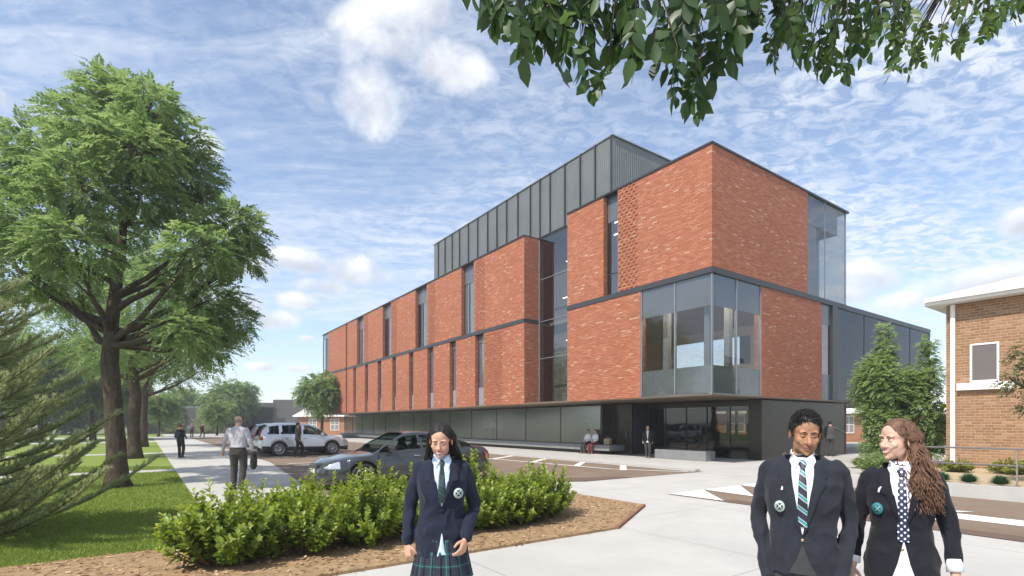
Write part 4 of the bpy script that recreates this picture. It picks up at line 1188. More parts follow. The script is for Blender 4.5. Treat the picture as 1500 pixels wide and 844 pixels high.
# ---- planting bed shrubs
def shrub_mesh(seed, shoots, h, rad, lmin, lmax, per, mat, spread=.9):
    rg = np.random.default_rng(seed); rnd = random.Random(seed)
    mb = MB(); B = []; D = []; Nn = []; LN = []; TT = []
    for i in range(shoots):
        az = rnd.uniform(0, 2*PI); rr = rad * math.sqrt(rnd.uniform(0.0, 1.0))
        tipz = h * (1 - 0.42 * (rr / rad) ** 2) * (rnd.uniform(.5, 1.0) if rnd.random() < .8 else rnd.uniform(.95, 1.22))
        tip = Vector((math.cos(az) * rr, math.sin(az) * rr, tipz))
        foot = Vector((math.cos(az) * rr * .32, math.sin(az) * rr * .32, 0))
        c1 = foot.lerp(tip, .5) + Vector((math.cos(az), math.sin(az), 0)) * rr * 0.10 + Vector((rnd.gauss(0, .03), rnd.gauss(0, .03), 0))
        q = lambda u: foot * (1-u)**2 + c1 * 2*u*(1-u) + tip * u*u
        mb.tube([q(k/4) for k in range(5)], [.007, .006, .005, .004, .002], 4, cap=False)
        for k in range(per):
            u = 0.22 + 0.78 * (k / (per - 1)) ** 0.75
            p = q(u); t_ = (q(min(1, u + .05)) - q(u - .05)).normalized()
            a = k * 2.4 + rnd.uniform(-.5, .5)
            o_ = t_.orthogonal().normalized(); o2 = t_.cross(o_)
            rdir = o_ * math.cos(a) + o2 * math.sin(a)
            el = 0.25 + 0.9 * u * u
            d = (rdir + t_ * el + Vector((0, 0, .12))).normalized()
            nn = (t_ * 1.0 - rdir * el * .6 + Vector((rnd.gauss(0, .25), rnd.gauss(0, .25), .35))).normalized()
            B.append(p); D.append(d); Nn.append(nn)
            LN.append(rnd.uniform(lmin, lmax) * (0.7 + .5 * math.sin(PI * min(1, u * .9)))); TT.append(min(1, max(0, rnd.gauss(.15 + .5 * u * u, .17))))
    B = np.array([b[:] for b in B]); D = np.array([b[:] for b in D]); Nn = np.array([b[:] for b in Nn]); LN = np.array(LN); TT = np.array(TT)
    v, qd, tr = full_leaves(B, D, Nn, LN, LN * 0.30)
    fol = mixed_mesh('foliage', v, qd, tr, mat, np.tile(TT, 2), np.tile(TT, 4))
    return fol, mb.mesh('stem', [M_twig], uv=False)
kinds = [shrub_mesh(100 + i, 135, .84, .64, .055, .105, 24, M_leafH) for i in range(5)]
shr = [(-17.45, -5.35, 1.0, 0, 'large light green shrub at the left end of the hedge row, by the lawn'),
       (-17.0, -4.5, .86, 1, 'light green shrub just behind the left end of the hedge row'),
       (-16.6, -5.35, .95, 2, 'front shrub of the row, second from the lawn'),
       (-16.1, -4.25, 1.06, 0, 'tall shrub of the row beside the walking bald man'),
       (-15.7, -5.3, .95, 1, 'front shrub of the row, below the front wheel of the sedan'),
       (-15.2, -4.2, 1.05, 2, 'shrub of the row in front of the sedan bonnet'),
       (-14.8, -5.3, .95, 0, 'front shrub of the row just left of the girl in the tartan skirt'),
       (-14.3, -4.15, 1.05, 1, 'shrub of the row behind the girl in the tartan skirt'),
       (-13.9, -5.3, .95, 2, 'shrub of the row just right of the girl in the tartan skirt'),
       (-13.4, -4.25, 1.05, 0, 'rear shrub near the right end of the hedge row'),
       (-13.05, -5.3, .93, 1, 'shrub second from the right end of the hedge row'),
       (-12.45, -4.95, .98, 2, 'last shrub at the right end of the hedge row')]
rnd = random.Random(9)
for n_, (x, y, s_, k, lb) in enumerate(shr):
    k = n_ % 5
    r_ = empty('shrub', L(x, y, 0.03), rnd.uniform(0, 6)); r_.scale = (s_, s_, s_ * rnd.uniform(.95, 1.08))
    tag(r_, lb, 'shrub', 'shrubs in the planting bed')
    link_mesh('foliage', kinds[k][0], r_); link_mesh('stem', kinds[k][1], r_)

# ---- small planting on the right
M_leafY = leaf_mat('yellow_green_leaf', [(0.0, (0.14, 0.17, 0.03)), (0.6, (0.25, 0.28, 0.06)), (1.0, (0.36, 0.37, 0.11))], .3)
M_leafT = leaf_mat('blue_green_blade', [(0.0, (0.035, 0.105, 0.045)), (0.6, (0.06, 0.16, 0.07)), (1.0, (0.11, 0.24, 0.11))], .2)
def blade_tuft(seed, n, ln, wd, mat, el_lo, el_hi, tilt=0.3):
    rg = np.random.default_rng(seed)
    az = rg.uniform(0, 2*PI, n); el = np.arcsin(rg.uniform(math.sin(el_lo), math.sin(el_hi), n))
    d = np.stack([np.cos(az)*np.cos(el), np.sin(az)*np.cos(el), np.sin(el)], 1)
    l_ = ln * rg.uniform(.75, 1.1, n); b = d * 0.03 + np.stack([rg.normal(0, .02, n), rg.normal(0, .02, n), np.zeros(n)], 1)
    s_ = nrm(np.cross(d, UP)); nn = nrm(np.cross(s_, d))
    mid = b + d * (l_ * .55)[:, None] + nn * (l_ * .06)[:, None]; tip = b + d * l_[:, None] - UP * (l_ * tilt * .3)[:, None]
    w = np.full(n, wd)[:, None]
    v = np.stack([b - s_ * w * .5, b + s_ * w * .5, mid + s_ * w, tip, mid - s_ * w], 1).reshape(-1, 3)
    f1 = (np.arange(n) * 5)[:, None]
    quads = f1 + np.array([0, 1, 2, 4]); tris = f1 + np.array([4, 2, 3])
    tt = rg.uniform(0, 1, n)
    return mixed_mesh('blades', v, quads, tris, mat, tt, tt)
succ = blade_tuft(5, 520, .21, .012, M_leafT, R(8), R(88), .1)
for (px, lb) in ((1379, 'round blue-green spiky plant behind the curly-haired girl'), (1419, 'round blue-green spiky plant just left of the railing post'), (1465, 'round blue-green spiky plant right of the railing post')):
    y = yon(px, -2.72)
    o = link_mesh('spiky_plant', succ, None); o.location = L(-2.72, y, .30); o.rotation_euler = (0, 0, y); tag(o, lb, 'plant', 'round spiky plants along the planter wall')
tuft = blade_tuft(6, 520, .55, .008, M_leafY, R(30), R(88), .9)
tuft_spots = [(1258, 683, 19.5, 1.0), (1275, 684, 19.2, .9)]
for i, (px, py, Y_, s_) in enumerate(tuft_spots):
    b_ = P(px, 684, Y_); o = link_mesh('grass_tuft', tuft); o.location = (b_.x, Y_, 0.0); o.scale = (s_, s_, s_)
    tag(o, ['yellow-green grass tuft at the corner of the dark ground floor wall', 'yellow-green grass tuft at the foot of the tall columnar tree'][i], 'plant')
shA = shrub_mesh(140, 90, .62, .5, .05, .08, 20, M_leafC)
shY = shrub_mesh(141, 80, .36, .5, .05, .08, 18, M_leafY)
for (x, y, k, s_, lb) in ((.2, -3.2, shA, 1.1, 'dark green shrub below the columnar trees'), (1.2, -5.2, shA, 1.25, 'green shrub behind the railing at the corner of the tan house'), (1.6, -6.0, shA, 1.0, 'green shrub against the downpipe of the tan house'),
                          (.9, -7.3, shY, 1.0, 'low yellow-green shrub just right of the downpipe'), (1.3, -8.4, shY, 1.1, 'low yellow-green shrub under the house window'), (1.2, -9.6, shY, 1.05, 'low yellow-green shrub near the olive-leaved tree'), (1.6, -10.6, shA, .9, 'green shrub in the planter at the right edge')):
    r_ = empty('shrub', L(x, y, 0.27 if y < -6.3 else 0.0), x * 7); r_.scale = (s_, s_, s_); tag(r_, lb, 'shrub')
    link_mesh('foliage', k[0], r_); link_mesh('stem', k[1], r_)

# ---- lawn blades near the camera
rg = np.random.default_rng(77)
n = 90000
yy = 5.8 + (20 - 5.8) * rg.uniform(0, 1, n) ** 1.6; xx = (rg.uniform(-40, 290, n) - 750) / 766 * yy
loc = np.stack([xx - CX, yy - CY], 1); lx = loc @ np.array([VX, VY]); ly = loc @ np.array([UX, UY])
kp = (lx < -17.32) & (ly > -4.17) & ~((ly > 9.15) & (ly < 10.25))
xx, yy = xx[kp], yy[kp]; n = len(xx)
az = rg.uniform(0, 2*PI, n); h_ = rg.uniform(.025, .06, n); w_ = 0.0035 + 0.0004 * yy
s_ = np.stack([np.cos(az), np.sin(az), np.zeros(n)], 1) * w_[:, None]
p = np.stack([xx, yy, np.full(n, .011)], 1)
tip = p + np.stack([rg.normal(0, .022, n), rg.normal(0, .022, n), h_], 1)
M_grass = leaf_mat('grass_blade', [(0.0, (0.14, 0.205, 0.03)), (.6, (0.215, 0.285, 0.05)), (1.0, (0.30, 0.35, 0.10))], .35)
o = link_mesh('grass', np_mesh('grass', np.stack([p - s_, p + s_, tip], 1).reshape(-1, 3), np.arange(3*n).reshape(-1, 3), M_grass, rg.uniform(0, 1, n)))
tag(o, 'short bright green lawn grass under the trees', 'grass', kind='stuff')

# ---- boughs hanging into the top of the picture
rnd = random.Random(4); rg = np.random.default_rng(4)
root = empty('overhanging_tree', (6.3, 1.2, 0)); tag(root, 'leafy boughs with large pointed leaves hanging in at the top of the photo', 'tree')
ob = Vector((6.3, 1.2, 0))
mb = MB()
mb.tube([Vector(p) - ob for p in ((6.3, 1.2, 0), (6.35, 1.2, 1.6), (6.2, 1.3, 3.2), (5.9, 1.6, 4.6), (5.5, 2.0, 6.0))], [.2, .17, .15, .11, .06], 12)
limbA = [Vector(p) - ob for p in ((6.1, 1.4, 3.9), (4.6, 2.6, 4.75), (3.0, 2.70, 4.25), (1.6, 2.72, 4.2), (.6, 2.70, 4.15), (-.15, 2.70, 4.1))]
limbB = [Vector(p) - ob for p in ((5.9, 1.6, 4.6), (4.6, 2.5, 4.9), (3.4, 2.70, 4.2), (2.4, 2.72, 4.2), (1.7, 2.70, 4.15))]
limbC = [Vector(p) - ob for p in ((5.8, 1.7, 4.8), (5.0, 2.5, 4.85), (4.2, 2.70, 4.2), (3.2, 2.72, 4.1), (2.5, 2.70, 4.1))]
for lb, r0 in ((limbA, .07), (limbB, .06), (limbC, .06)):
    mb.tube(lb, [r0 * (1 - .8 * i / (len(lb) - 1)) for i in range(len(lb))], 8)
env = [(700, 10), (718, 62), (745, 70), (772, 118), (800, 70), (830, 120), (868, 160), (900, 95), (925, 125), (960, 110), (985, 170), (1020, 187), (1045, 140), (1075, 110), (1092, 70), (1110, 30),
       (1135, 108), (1160, 95), (1200, 122), (1240, 128), (1270, 95), (1300, 125), (1330, 120), (1370, 90), (1410, 85), (1450, 60), (1490, 40), (1515, 30)]
def envy(px):
    for (a, b) in zip(env, env[1:]):
        if a[0] <= px <= b[0]: return a[1] + (b[1] - a[1]) * (px - a[0]) / (b[0] - a[0])
    return 20
B = []; D = []; Nn = []; LN = []; TT = []
def compound(top, ln, pairs, leaf, tilt, shade):
    axis = Vector((tilt[0], tilt[1], -1)).normalized()
    sd = axis.orthogonal().normalized(); a = rnd.uniform(0, 2*PI)
    s_ = (Quaternion(axis, a) @ sd).normalized()
    fwd = axis.cross(s_).normalized()
    tipd = axis
    pts = [top + axis * ln * u + fwd * 0.05 * ln * math.sin(u * 3) for u in (0, .33, .66, 1.0)]
    mb.tube(pts, [.0022, .0018, .0014, .001], 4, cap=False)
    for i in range(pairs + 1):
        u = 0.25 + .75 * i / pairs; p = top + axis * ln * u + fwd * 0.05 * ln * math.sin(u * 3)
        for sg in ((-1, 1) if i < pairs else (0,)):
            d = (s_ * sg * .7 + axis * (.75 if sg else 1) + Vector((rnd.gauss(0, .13), rnd.gauss(0, .13), rnd.gauss(0, .1)))).normalized()
            nn = (fwd + Vector((rnd.gauss(0, .4), rnd.gauss(0, .4), rnd.gauss(0, .4)))).normalized()
            nn = (nn - d * nn.dot(d)).normalized()
            B.append(p); D.append(d); Nn.append(nn); LN.append(leaf * rnd.uniform(.75, 1.15) * (.8 + .3 * u)); TT.append(min(1, max(0, shade + rnd.gauss(0, .15))))
for i in range(430):
    px = rnd.uniform(712, 1515)
    if i >= 54 and px > 1300 and rnd.random() < .25: continue
    if i >= 54 and px < 1100 and rnd.random() < .45: continue
    if i >= 54 and 1095 < px < 1125 and rnd.random() < .8: continue
    ey = envy(px)
    yb = ey - (ey + 60) * rnd.random() ** 1.2
    if i < 54:
        px = env[i // 2][0] + rnd.uniform(-5, 5); ey = env[i // 2][1]; yb = ey - (i % 2) * rnd.uniform(0, 25)
    if px < 1115:
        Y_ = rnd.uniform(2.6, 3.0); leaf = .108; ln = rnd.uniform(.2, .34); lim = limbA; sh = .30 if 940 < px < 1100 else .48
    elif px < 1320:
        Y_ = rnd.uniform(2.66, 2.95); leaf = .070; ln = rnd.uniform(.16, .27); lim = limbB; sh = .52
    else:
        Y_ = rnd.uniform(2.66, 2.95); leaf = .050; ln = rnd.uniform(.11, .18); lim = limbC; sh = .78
    bot = P(px, yb, Y_) - ob
    tilt = (rnd.gauss(0, .22), rnd.gauss(0, .22))
    top = bot + Vector((-tilt[0], -tilt[1], 1)).normalized() * (ln + leaf * .9)
    compound(top, ln, 4, leaf, tilt, sh)
    q = min(lim[1:] if rnd.random() < .7 else lim[2:], key=lambda v: (v - top).length)
    mid = q.lerp(top, .55) + Vector((0, 0, .12))
    mb.tube([q, mid, top], [.008, .005, .0024], 5, cap=False)
mb.build('trunk', M_bark2, root, uv=False)
B = np.array([b[:] for b in B]); D = np.array([b[:] for b in D]); Nn = np.array([b[:] for b in Nn]); LN = np.array(LN); TT = np.array(TT)
v, qd, tr = full_leaves(B, D, Nn, LN, LN * .27, .18, .12)
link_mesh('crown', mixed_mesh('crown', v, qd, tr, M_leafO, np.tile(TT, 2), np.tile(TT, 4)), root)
# ================================================================== cars
def paint(name, col, metal=0.6, rough=0.32):
    return pmat(name, col, rough, metal, var=0.03, scale=3, coat=0.9)
M_tyre = pmat('tyre_rubber', (0.022, 0.022, 0.023), 0.8, var=0.2, scale=20)
M_rim = pmat('alloy_rim', (0.42, 0.43, 0.45), 0.3, 0.8, var=0.05)
M_plast = pmat('black_trim', (0.028, 0.028, 0.03), 0.55, var=0.1)
M_chrome = pmat('chrome_trim', (0.65, 0.66, 0.68), 0.15, 1.0, var=0.02)
M_hl = pmat('headlight_lens', (0.50, 0.53, 0.56), 0.08, 0.3, var=0.25, scale=25, coat=1.0)
M_tl = pmat('tail_lens', (0.33, 0.012, 0.016), 0.12, 0.0, var=0.2, scale=20, coat=1.0)
M_plate = pmat('number_plate', (0.72, 0.72, 0.68), 0.5, var=0.03)
M_cglass = glass_mat('car_glass', (0.42, 0.48, 0.47), 0.10, 1.5, 0.005)
M_seat = pmat('dark_car_seat', (0.03, 0.03, 0.032), 0.8)

def interp(pts, x):
    if x <= pts[0][0]: return pts[0][1]
    for (a, b) in zip(pts, pts[1:]):
        if x <= b[0]:
            u = (x - a[0]) / (b[0] - a[0]); u = u * u * (3 - 2 * u) * .5 + u * .5
            return a[1] + (b[1] - a[1]) * u
    return pts[-1][1]

def make_car(label, loc, rz, C_, pm, group=None):
    root = empty('parked_car', loc, rz); tag(root, label, 'car', group)
    zt = lambda x: interp(C_['zt'], x); zb0 = lambda x: interp(C_['zb'], x); w = lambda x: interp(C_['w'], x)
    zr = lambda x: interp(C_['zr'], x)
    WR = C_['wr']; AR = WR + 0.055; wx = C_['wx']
    def zb(x):
        z = zb0(x)
        for c in wx:
            d = abs(x - c)
            if d < AR: z = max(z, WR + math.sqrt(AR * AR - d * d))
        return z
    x0, x1 = C_['zt'][0][0], C_['zt'][-1][0]
    xs = set(np.linspace(x0, x1, 66).tolist())
    for c in wx:
        for a in np.linspace(-1, 1, 19): xs.add(c + AR * float(a) * 0.9999)
        xs.add(c - AR * 1.005); xs.add(c + AR * 1.005)
    xs = sorted(xs)
    rings = []
    for x in xs:
        b, tp, ww = zb(x), zt(x), w(x)
        b = min(b, tp - .06)
        r = []
        for (f, k) in ((0.0, .955), (0.06, .985), (0.25, 1.0), (0.5, 1.0), (0.72, .985), (0.88, .955), (0.97, .91)):
            r.append((ww * k, b + (tp - b) * f))
        r += [(ww * .84, tp + .008), (ww * .55, tp + .030), (ww * .25, tp + .04)]
        full = [(x, y, z) for (y, z) in r] + [(x, 0, tp + .043)] + [(x, -y, z) for (y, z) in reversed(r)]
        rings.append(full)
    n = len(rings[0]); k = len(rings)
    body = MB(); low = MB()
    vs = [p for r in rings for p in r]
    fb, fl = [], []
    for i in range(k - 1):
        for j in range(n - 1):
            f = (i*n + j, (i+1)*n + j, (i+1)*n + j + 1, i*n + j + 1)
            zc = sum(vs[q][2] for q in f) / 4; yc = abs(sum(vs[q][1] for q in f) / 4)
            if zc < C_['clad'] and yc > .3: fl.append(f)
            else: fb.append(f)
    fb += [tuple(range(n)), tuple((k-1)*n + j for j in range(n-1, -1, -1))]
    body.add(vs, fb, 0, True)
    bo = body.build('body', pm, root, uv=False)
    if fl:
        low.add(vs, fl, 0, True); low.build('sill_cladding', M_plast, root, uv=False)
    # greenhouse
    g0, g1 = C_['zr'][0][0], C_['zr'][-1][0]
    gx = np.linspace(g0, g1, 46).tolist()
    belt0 = C_['tumble']
    def gsec(x):
        b = zt(x) - .01; tp = max(zr(x), b + .012)
        wb = w(x) * .90
        r = []
        for f in (0, .12, .3, .5, .7, .85, .95):
            z = b + (tp - b) * f
            r.append((wb - (z - b) * belt0 - 0.035 * f ** 6, z))
        y_ = r[-1][0]
        r += [(y_ - .05, tp - .002), (y_ * .66, tp + .012), (y_ * .33, tp + .02)]
        return [(x, y, z) for (y, z) in r] + [(x, 0, tp + .022)] + [(x, -y, z) for (y, z) in reversed(r)]
    rg_ = [gsec(x) for x in gx]
    n = len(rg_[0]); vs = [p for r in rg_ for p in r]
    gb, gg = [], []
    for i in range(len(gx) - 1):
        xm = (gx[i] + gx[i+1]) / 2
        for j in range(n - 1):
            f = (i*n + j, (i+1)*n + j, (i+1)*n + j + 1, i*n + j + 1)
            c = [sum(vs[q][a] for q in f) / 4 for a in range(3)]
            hgt = zr(xm) - zt(xm)
            side = j < 7 or j >= n - 8
            top_ = not side
            isb = False
            if side:
                rel = (c[2] - zt(xm)) / max(hgt, .02)
                if rel > .88 or rel < .05: isb = True
                if hgt < C_['pill']: isb = True
                for (pa, pb) in C_['pillars']:
                    if pa < xm - (rel - .5) * C_.get('lean', .0) < pb: isb = True
            else:
                if C_['roof'][0] < xm < C_['roof'][1]: isb = True
                y_e = gsec(xm)[6][1]
                if abs(c[1]) > y_e - .075: isb = True
            (gb if isb else gg).append(f)
    r_ = MB(); r_.add(vs, gb, 0, True); r_.build('roof', pm, root, uv=False)
    g_ = MB(); g_.add(vs, gg, 0, True); g_.build('window_glass', M_cglass, root, uv=False)
    # cabin: floor, seats, steering wheel
    s_ = MB()
    s_.box(-1.5, 1.0, -.72, .72, .42, .60)
    st = MB()
    for y in (-.38, .38):
        for x in C_['seats']:
            st.rbox(x - .25, x + .25, y - .25, y + .25, .60, .78, .05); st.rbox(x - .36, x - .20, y - .23, y + .23, .72, C_['seatz'], .06)
            st.rbox(x - .36, x - .25, y - .12, y + .12, C_['seatz'] - .02, C_['seatz'] + .17, .05)
    s_.rbox(.62, .98, -.68, .68, .62, .98, .06)
    s_.build('cabin', M_seat, root, uv=False); st.build('seat', M_seat, root, uv=False)
    # underside so arches are dark inside
    u_ = MB(); u_.box(x0 + .25, x1 - .25, -.62, .62, .26, .70); u_.build('underbody', M_plast, root, uv=False)
    # wheels
    for c in wx:
        for sg in (1, -1):
            wh = empty('wheel', (c, sg * (C_['w2'] - .10), WR)); wh.parent = root
            t_ = MB(); rr = []
            prof = [(WR * .66, -.095), (WR * .90, -.105), (WR * .985, -.085), (WR, -.04), (WR, .04), (WR * .985, .085), (WR * .90, .105), (WR * .66, .095)]
            for a in range(36):
                th = 2 * PI * a / 36
                rr.append([(p[0] * math.cos(th), p[1], p[0] * math.sin(th)) for p in prof])
            rr.append(rr[0]); t_.rings(rr, 0, True, cap=False); t_.build('tyre', M_tyre, wh, uv=False)
            m_ = MB(); ro = WR * .66
            lip = []
            for a in range(36):
                th = 2 * PI * a / 36
                lip.append([(q * math.cos(th), sg * y_, q * math.sin(th)) for (q, y_) in ((ro + .008, .09), (ro + .008, .098), (ro - .02, .098), (ro - .028, .02))])
            lip.append(lip[0]); m_.rings(lip, 0, True, cap=False)
            for a in range(C_['spokes']):
                th = 2 * PI * a / C_['spokes']
                ca, sa = math.cos(th), math.sin(th)
                pts = [(.03 * ca, sg * .085, .03 * sa), (ro * .55 * ca, sg * .092, ro * .55 * sa), ((ro - .01) * ca, sg * .075, (ro - .01) * sa)]
                m_.tube(pts, [.034, .028, .030], 6, flat=.55, up=(0, 1, 0))
            m_.tube([(0, sg * .05, 0), (0, sg * .10, 0)], .055, 14)
            m_.build('rim', M_rim, wh, uv=False)
            d_ = MB(); d_.tube([(0, sg * -.02, 0), (0, sg * .02, 0)], ro, 24); d_.build('brake_disc', M_plast, wh, uv=False)
    # lamps
    def surf_patch(name, mat, xa, xb, za, zb_, sg, out=.008, par=None):
        m_ = MB(); nx, nz = 7, 5; vs = []
        for i in range(nx):
            for j in range(nz):
                x = xa + (xb - xa) * i / (nx - 1)
                z = za(x) + (zb_(x) - za(x)) * j / (nz - 1)
                b, tp = zb(x), zt(x); f = (z - b) / max(tp - b, .01)
                kf = interp([(0, .955), (.06, .985), (.25, 1), (.5, 1), (.72, .985), (.88, .955), (.97, .91), (1.1, .80)], f)
                vs.append((x, sg * (w(x) * kf + out), z))
        fs = [(i*nz + j, (i+1)*nz + j, (i+1)*nz + j + 1, i*nz + j + 1) for i in range(nx-1) for j in range(nz-1)]
        m_.add(vs, fs, 0, True); return m_.build(name, mat, par or root, uv=False)
    for sg in (1, -1):
        surf_patch('headlight', M_hl, x1 - C_['hl'][0], x1 - .03, lambda x: C_['hl'][1] - .02, lambda x: min(zt(x) - .03, C_['hl'][2]), sg, .012)
        a_, b_, c_, d_ = C_['tl']
        surf_patch('tail_light', M_tl, x0 + .02, x0 + a_, lambda x: b_, lambda x: min(c_, zt(x) - .02), sg, .012)
        if d_:   # tall lamp up the rear pillar
            m_ = MB(); pts = []
            for i in range(6):
                z = c_ - .05 + (d_ - c_ + .05) * i / 5
                xq = g0 + .02
                while zr(xq) < z + .05 and xq < 0: xq += .01
                s = gsec(xq); yq = interp([(p[2], p[1]) for p in s[:8]], z)
                pts.append((xq - .01, sg * (yq - .02), z))
            m_.tube(pts, [.06, .058, .052, .045, .038, .028], 8, flat=.8); m_.build('tail_light', M_tl, root, uv=False)
        xm = C_['mir']; m_ = MB()
        yb = w(xm) * .9
        m_.rbox(xm - .09, xm + .06, min(sg*(yb + .03), sg*(yb + .22)), max(sg*(yb + .03), sg*(yb + .22)), zt(xm) + .02, zt(xm) + .17, .035)
        m_.tube([(xm, sg * (yb - .06), zt(xm) + .01), (xm, sg * (yb + .06), zt(xm) + .06)], .02, 6)
        m_.build('mirror', pm, root, uv=False)
        for xh in C_['handles']:
            m_ = MB(); zh = zt(xh) - .12; yh = w(xh) * .972 + .012
            m_.tube([(xh - .09, sg * (yh - .006), zh), (xh - .06, sg * (yh + .02), zh), (xh + .06, sg * (yh + .02), zh), (xh + .09, sg * (yh - .006), zh)], .013, 6); m_.build('handle', C_.get('hmat', M_chrome), root, uv=False)
        sm = MB()
        for xd in C_['seams']:
            zl = zb(xd) + .05; pts = []
            for q in range(6):
                f = .05 + .90 * q / 5; b, tp = zb(xd), zt(xd)
                kf = interp([(0, .955), (.06, .985), (.25, 1), (.5, 1), (.72, .985), (.88, .955), (.97, .91)], f)
                pts.append((xd, sg * (w(xd) * kf + .001), b + (tp - b) * f))
            sm.tube(pts, .006, 4)
        sm.build('door_seam', M_plast, root, uv=False)
    # grille, bumper intake, plates
    gz0, gz1, gw = C_['grille']
    m_ = MB()
    m_.rbox(x1 - .10, x1 + .012, -gw, gw, gz0, gz1, .012); m_.build('grille', M_plast, root, uv=False)
    m_ = MB()
    for i in range(3):
        z = gz0 + (gz1 - gz0) * (i + .5) / 3; m_.box(x1 + .005, x1 + .022, -gw + .02, gw - .02, z - .010, z + .010)
    m_.build('grille_bar', M_chrome, root, uv=False)
    m_ = MB(); m_.rbox(x1 - .14, x1 - .005, -.55, .55, .24, .40, .03); m_.build('front_intake', M_plast, root, uv=False)
    m_ = MB(); m_.rbox(x0 - .01, x0 + .12, -.66, .66, .36, .52 if C_['clad'] > .35 else .42, .03); m_.build('rear_bumper', M_plast, root, uv=False)
    m_ = MB(); m_.box(x1 + .014, x1 + .024, -.19, .19, .42, .52); m_.build('number_plate', M_plate, root, uv=False)
    m_ = MB(); m_.box(x0 - .022, x0 - .012, -.19, .19, .70, .80); m_.build('number_plate', M_plate, root, uv=False)
    return root

SEDAN = dict(zt=[(-2.40, .66), (-2.36, .86), (-2.2, .965), (-1.75, .99), (-1.1, .96), (0, .93), (.85, .90), (1.5, .83), (2.05, .73), (2.30, .62), (2.40, .50)],
             zb=[(-2.40, .44), (-2.2, .28), (-1.8, .22), (0, .19), (1.9, .20), (2.25, .23), (2.40, .30)],
             w=[(-2.40, .66), (-2.33, .76), (-2.1, .85), (-1.4, .905), (0, .91), (1.3, .905), (1.9, .85), (2.2, .74), (2.33, .63), (2.40, .52)],
             zr=[(-1.92, .97), (-1.5, 1.17), (-1.05, 1.335), (-.55, 1.405), (-.1, 1.42), (.25, 1.385), (.62, 1.20), (1.12, .90)],
             wr=.325, wx=(1.40, -1.36), w2=.90, clad=.0, tumble=.42, pill=.09, pillars=[(-.22, -.12), (-1.35, -1.16)], lean=.10, roof=(-1.15, .22), seats=(.15, -.75), seatz=1.10,
             hl=(.42, .56, .72), tl=(.28, .66, .86, 0), mir=.72, handles=(-.02, -.95), seams=(.88, -.17, -1.0), grille=(.50, .63, .34), spokes=7)
SUV = dict(zt=[(-2.25, .78), (-2.22, .98), (-2.0, 1.06), (-1.0, 1.05), (.3, 1.02), (1.05, 1.0), (1.6, .96), (1.98, .88), (2.18, .76), (2.26, .62)],
           zb=[(-2.25, .45), (-2.1, .34), (0, .28), (1.9, .30), (2.26, .40)],
           w=[(-2.25, .72), (-2.18, .82), (-1.9, .90), (0, .915), (1.3, .91), (1.9, .86), (2.12, .76), (2.26, .58)],
           zr=[(-2.22, 1.06), (-2.02, 1.44), (-1.80, 1.58), (-1.2, 1.655), (-.4, 1.68), (.15, 1.64), (.55, 1.49), (1.25, 1.00)],
           wr=.36, wx=(1.32, -1.30), w2=.91, clad=.46, tumble=.36, pill=.11, pillars=[(-.22, -.10), (-1.28, -1.16), (-2.25, -1.78)], lean=.08, roof=(-1.85, .12), seats=(.1, -.85), seatz=1.18,
           hl=(.38, .70, .90), tl=(.20, .82, 1.03, 1.52), mir=.80, handles=(-.05, -1.0), seams=(.92, -.16, -1.15), grille=(.62, .76, .38), spokes=9)
M_pgrey = paint('grey_car_paint', (0.055, 0.058, 0.060)); M_psilver = paint('silver_car_paint', (0.62, 0.64, 0.67), .35, .3); M_pdark = paint('steel_car_paint', (0.30, 0.33, 0.36))
make_car('dark grey sedan parked behind the hedge and the girl in the tartan skirt', (-3.02, 14.5, .012), ROT + PI, SEDAN, M_pgrey)
make_car('silver hatch-backed sport utility car with a man walking past its door', (-11.15, 27.8, .012), ROT, SUV, M_psilver)
c2 = Vector((-11.15, 27.8, .012)) + Vector((UX, UY, 0)) * 2.9
make_car('pale blue-grey car mostly hidden behind the silver car', c2, ROT, SUV, M_pdark)
# ================================================================== people
from mathutils import noise as mnoise
def sring(z, cx, cy, rx, ry, n=36, e=2.4, front=1.0):
    out = []
    for i in range(n):
        th = 2 * PI * i / n
        c, s_ = math.cos(th), math.sin(th)
        x = abs(c) ** (2 / e) * (1 if c >= 0 else -1) * rx; y = abs(s_) ** (2 / e) * (1 if s_ >= 0 else -1) * ry
        out.append(Vector((cx + x, cy + y, z)))
    return out
def loft(mb, rows, n=36, e=2.4):
    """rows of (z, cx, cy, rx, ry), smoothed"""
    R_ = []
    for a, b in zip(rows, rows[1:]):
        for k in range(3):
            u = k / 3
            R_.append(sring(*[p + (q - p) * u for p, q in zip(a, b)], n=n, e=e))
    R_.append(sring(*rows[-1], n=n, e=e))
    mb.rings(R_, 0, True)
def cr(pts, rad, k=5):
    """Catmull-Rom through joints"""
    pts = [Vector(p) for p in pts]; P_, R_ = [], []
    for i in range(len(pts) - 1):
        p0 = pts[max(i-1, 0)]; p1 = pts[i]; p2 = pts[i+1]; p3 = pts[min(i+2, len(pts)-1)]
        for j in range(k):
            t_ = j / k
            P_.append(0.5 * ((2*p1) + (p2-p0)*t_ + (2*p0-5*p1+4*p2-p3)*t_*t_ + (3*p1-p0-3*p2+p3)*t_**3)); R_.append(rad[i] + (rad[i+1] - rad[i]) * t_)
    P_.append(pts[-1]); R_.append(rad[-1])
    return P_, R_
def limb(mb, pts, rad, n=14, k=5):
    P_, R_ = cr(pts, rad, k)
    mb.tube(P_, R_, n)
    mb.ell(P_[0], (R_[0],) * 3, None, 12, 8); mb.ell(P_[-1], (R_[-1],) * 3, None, 12, 8)

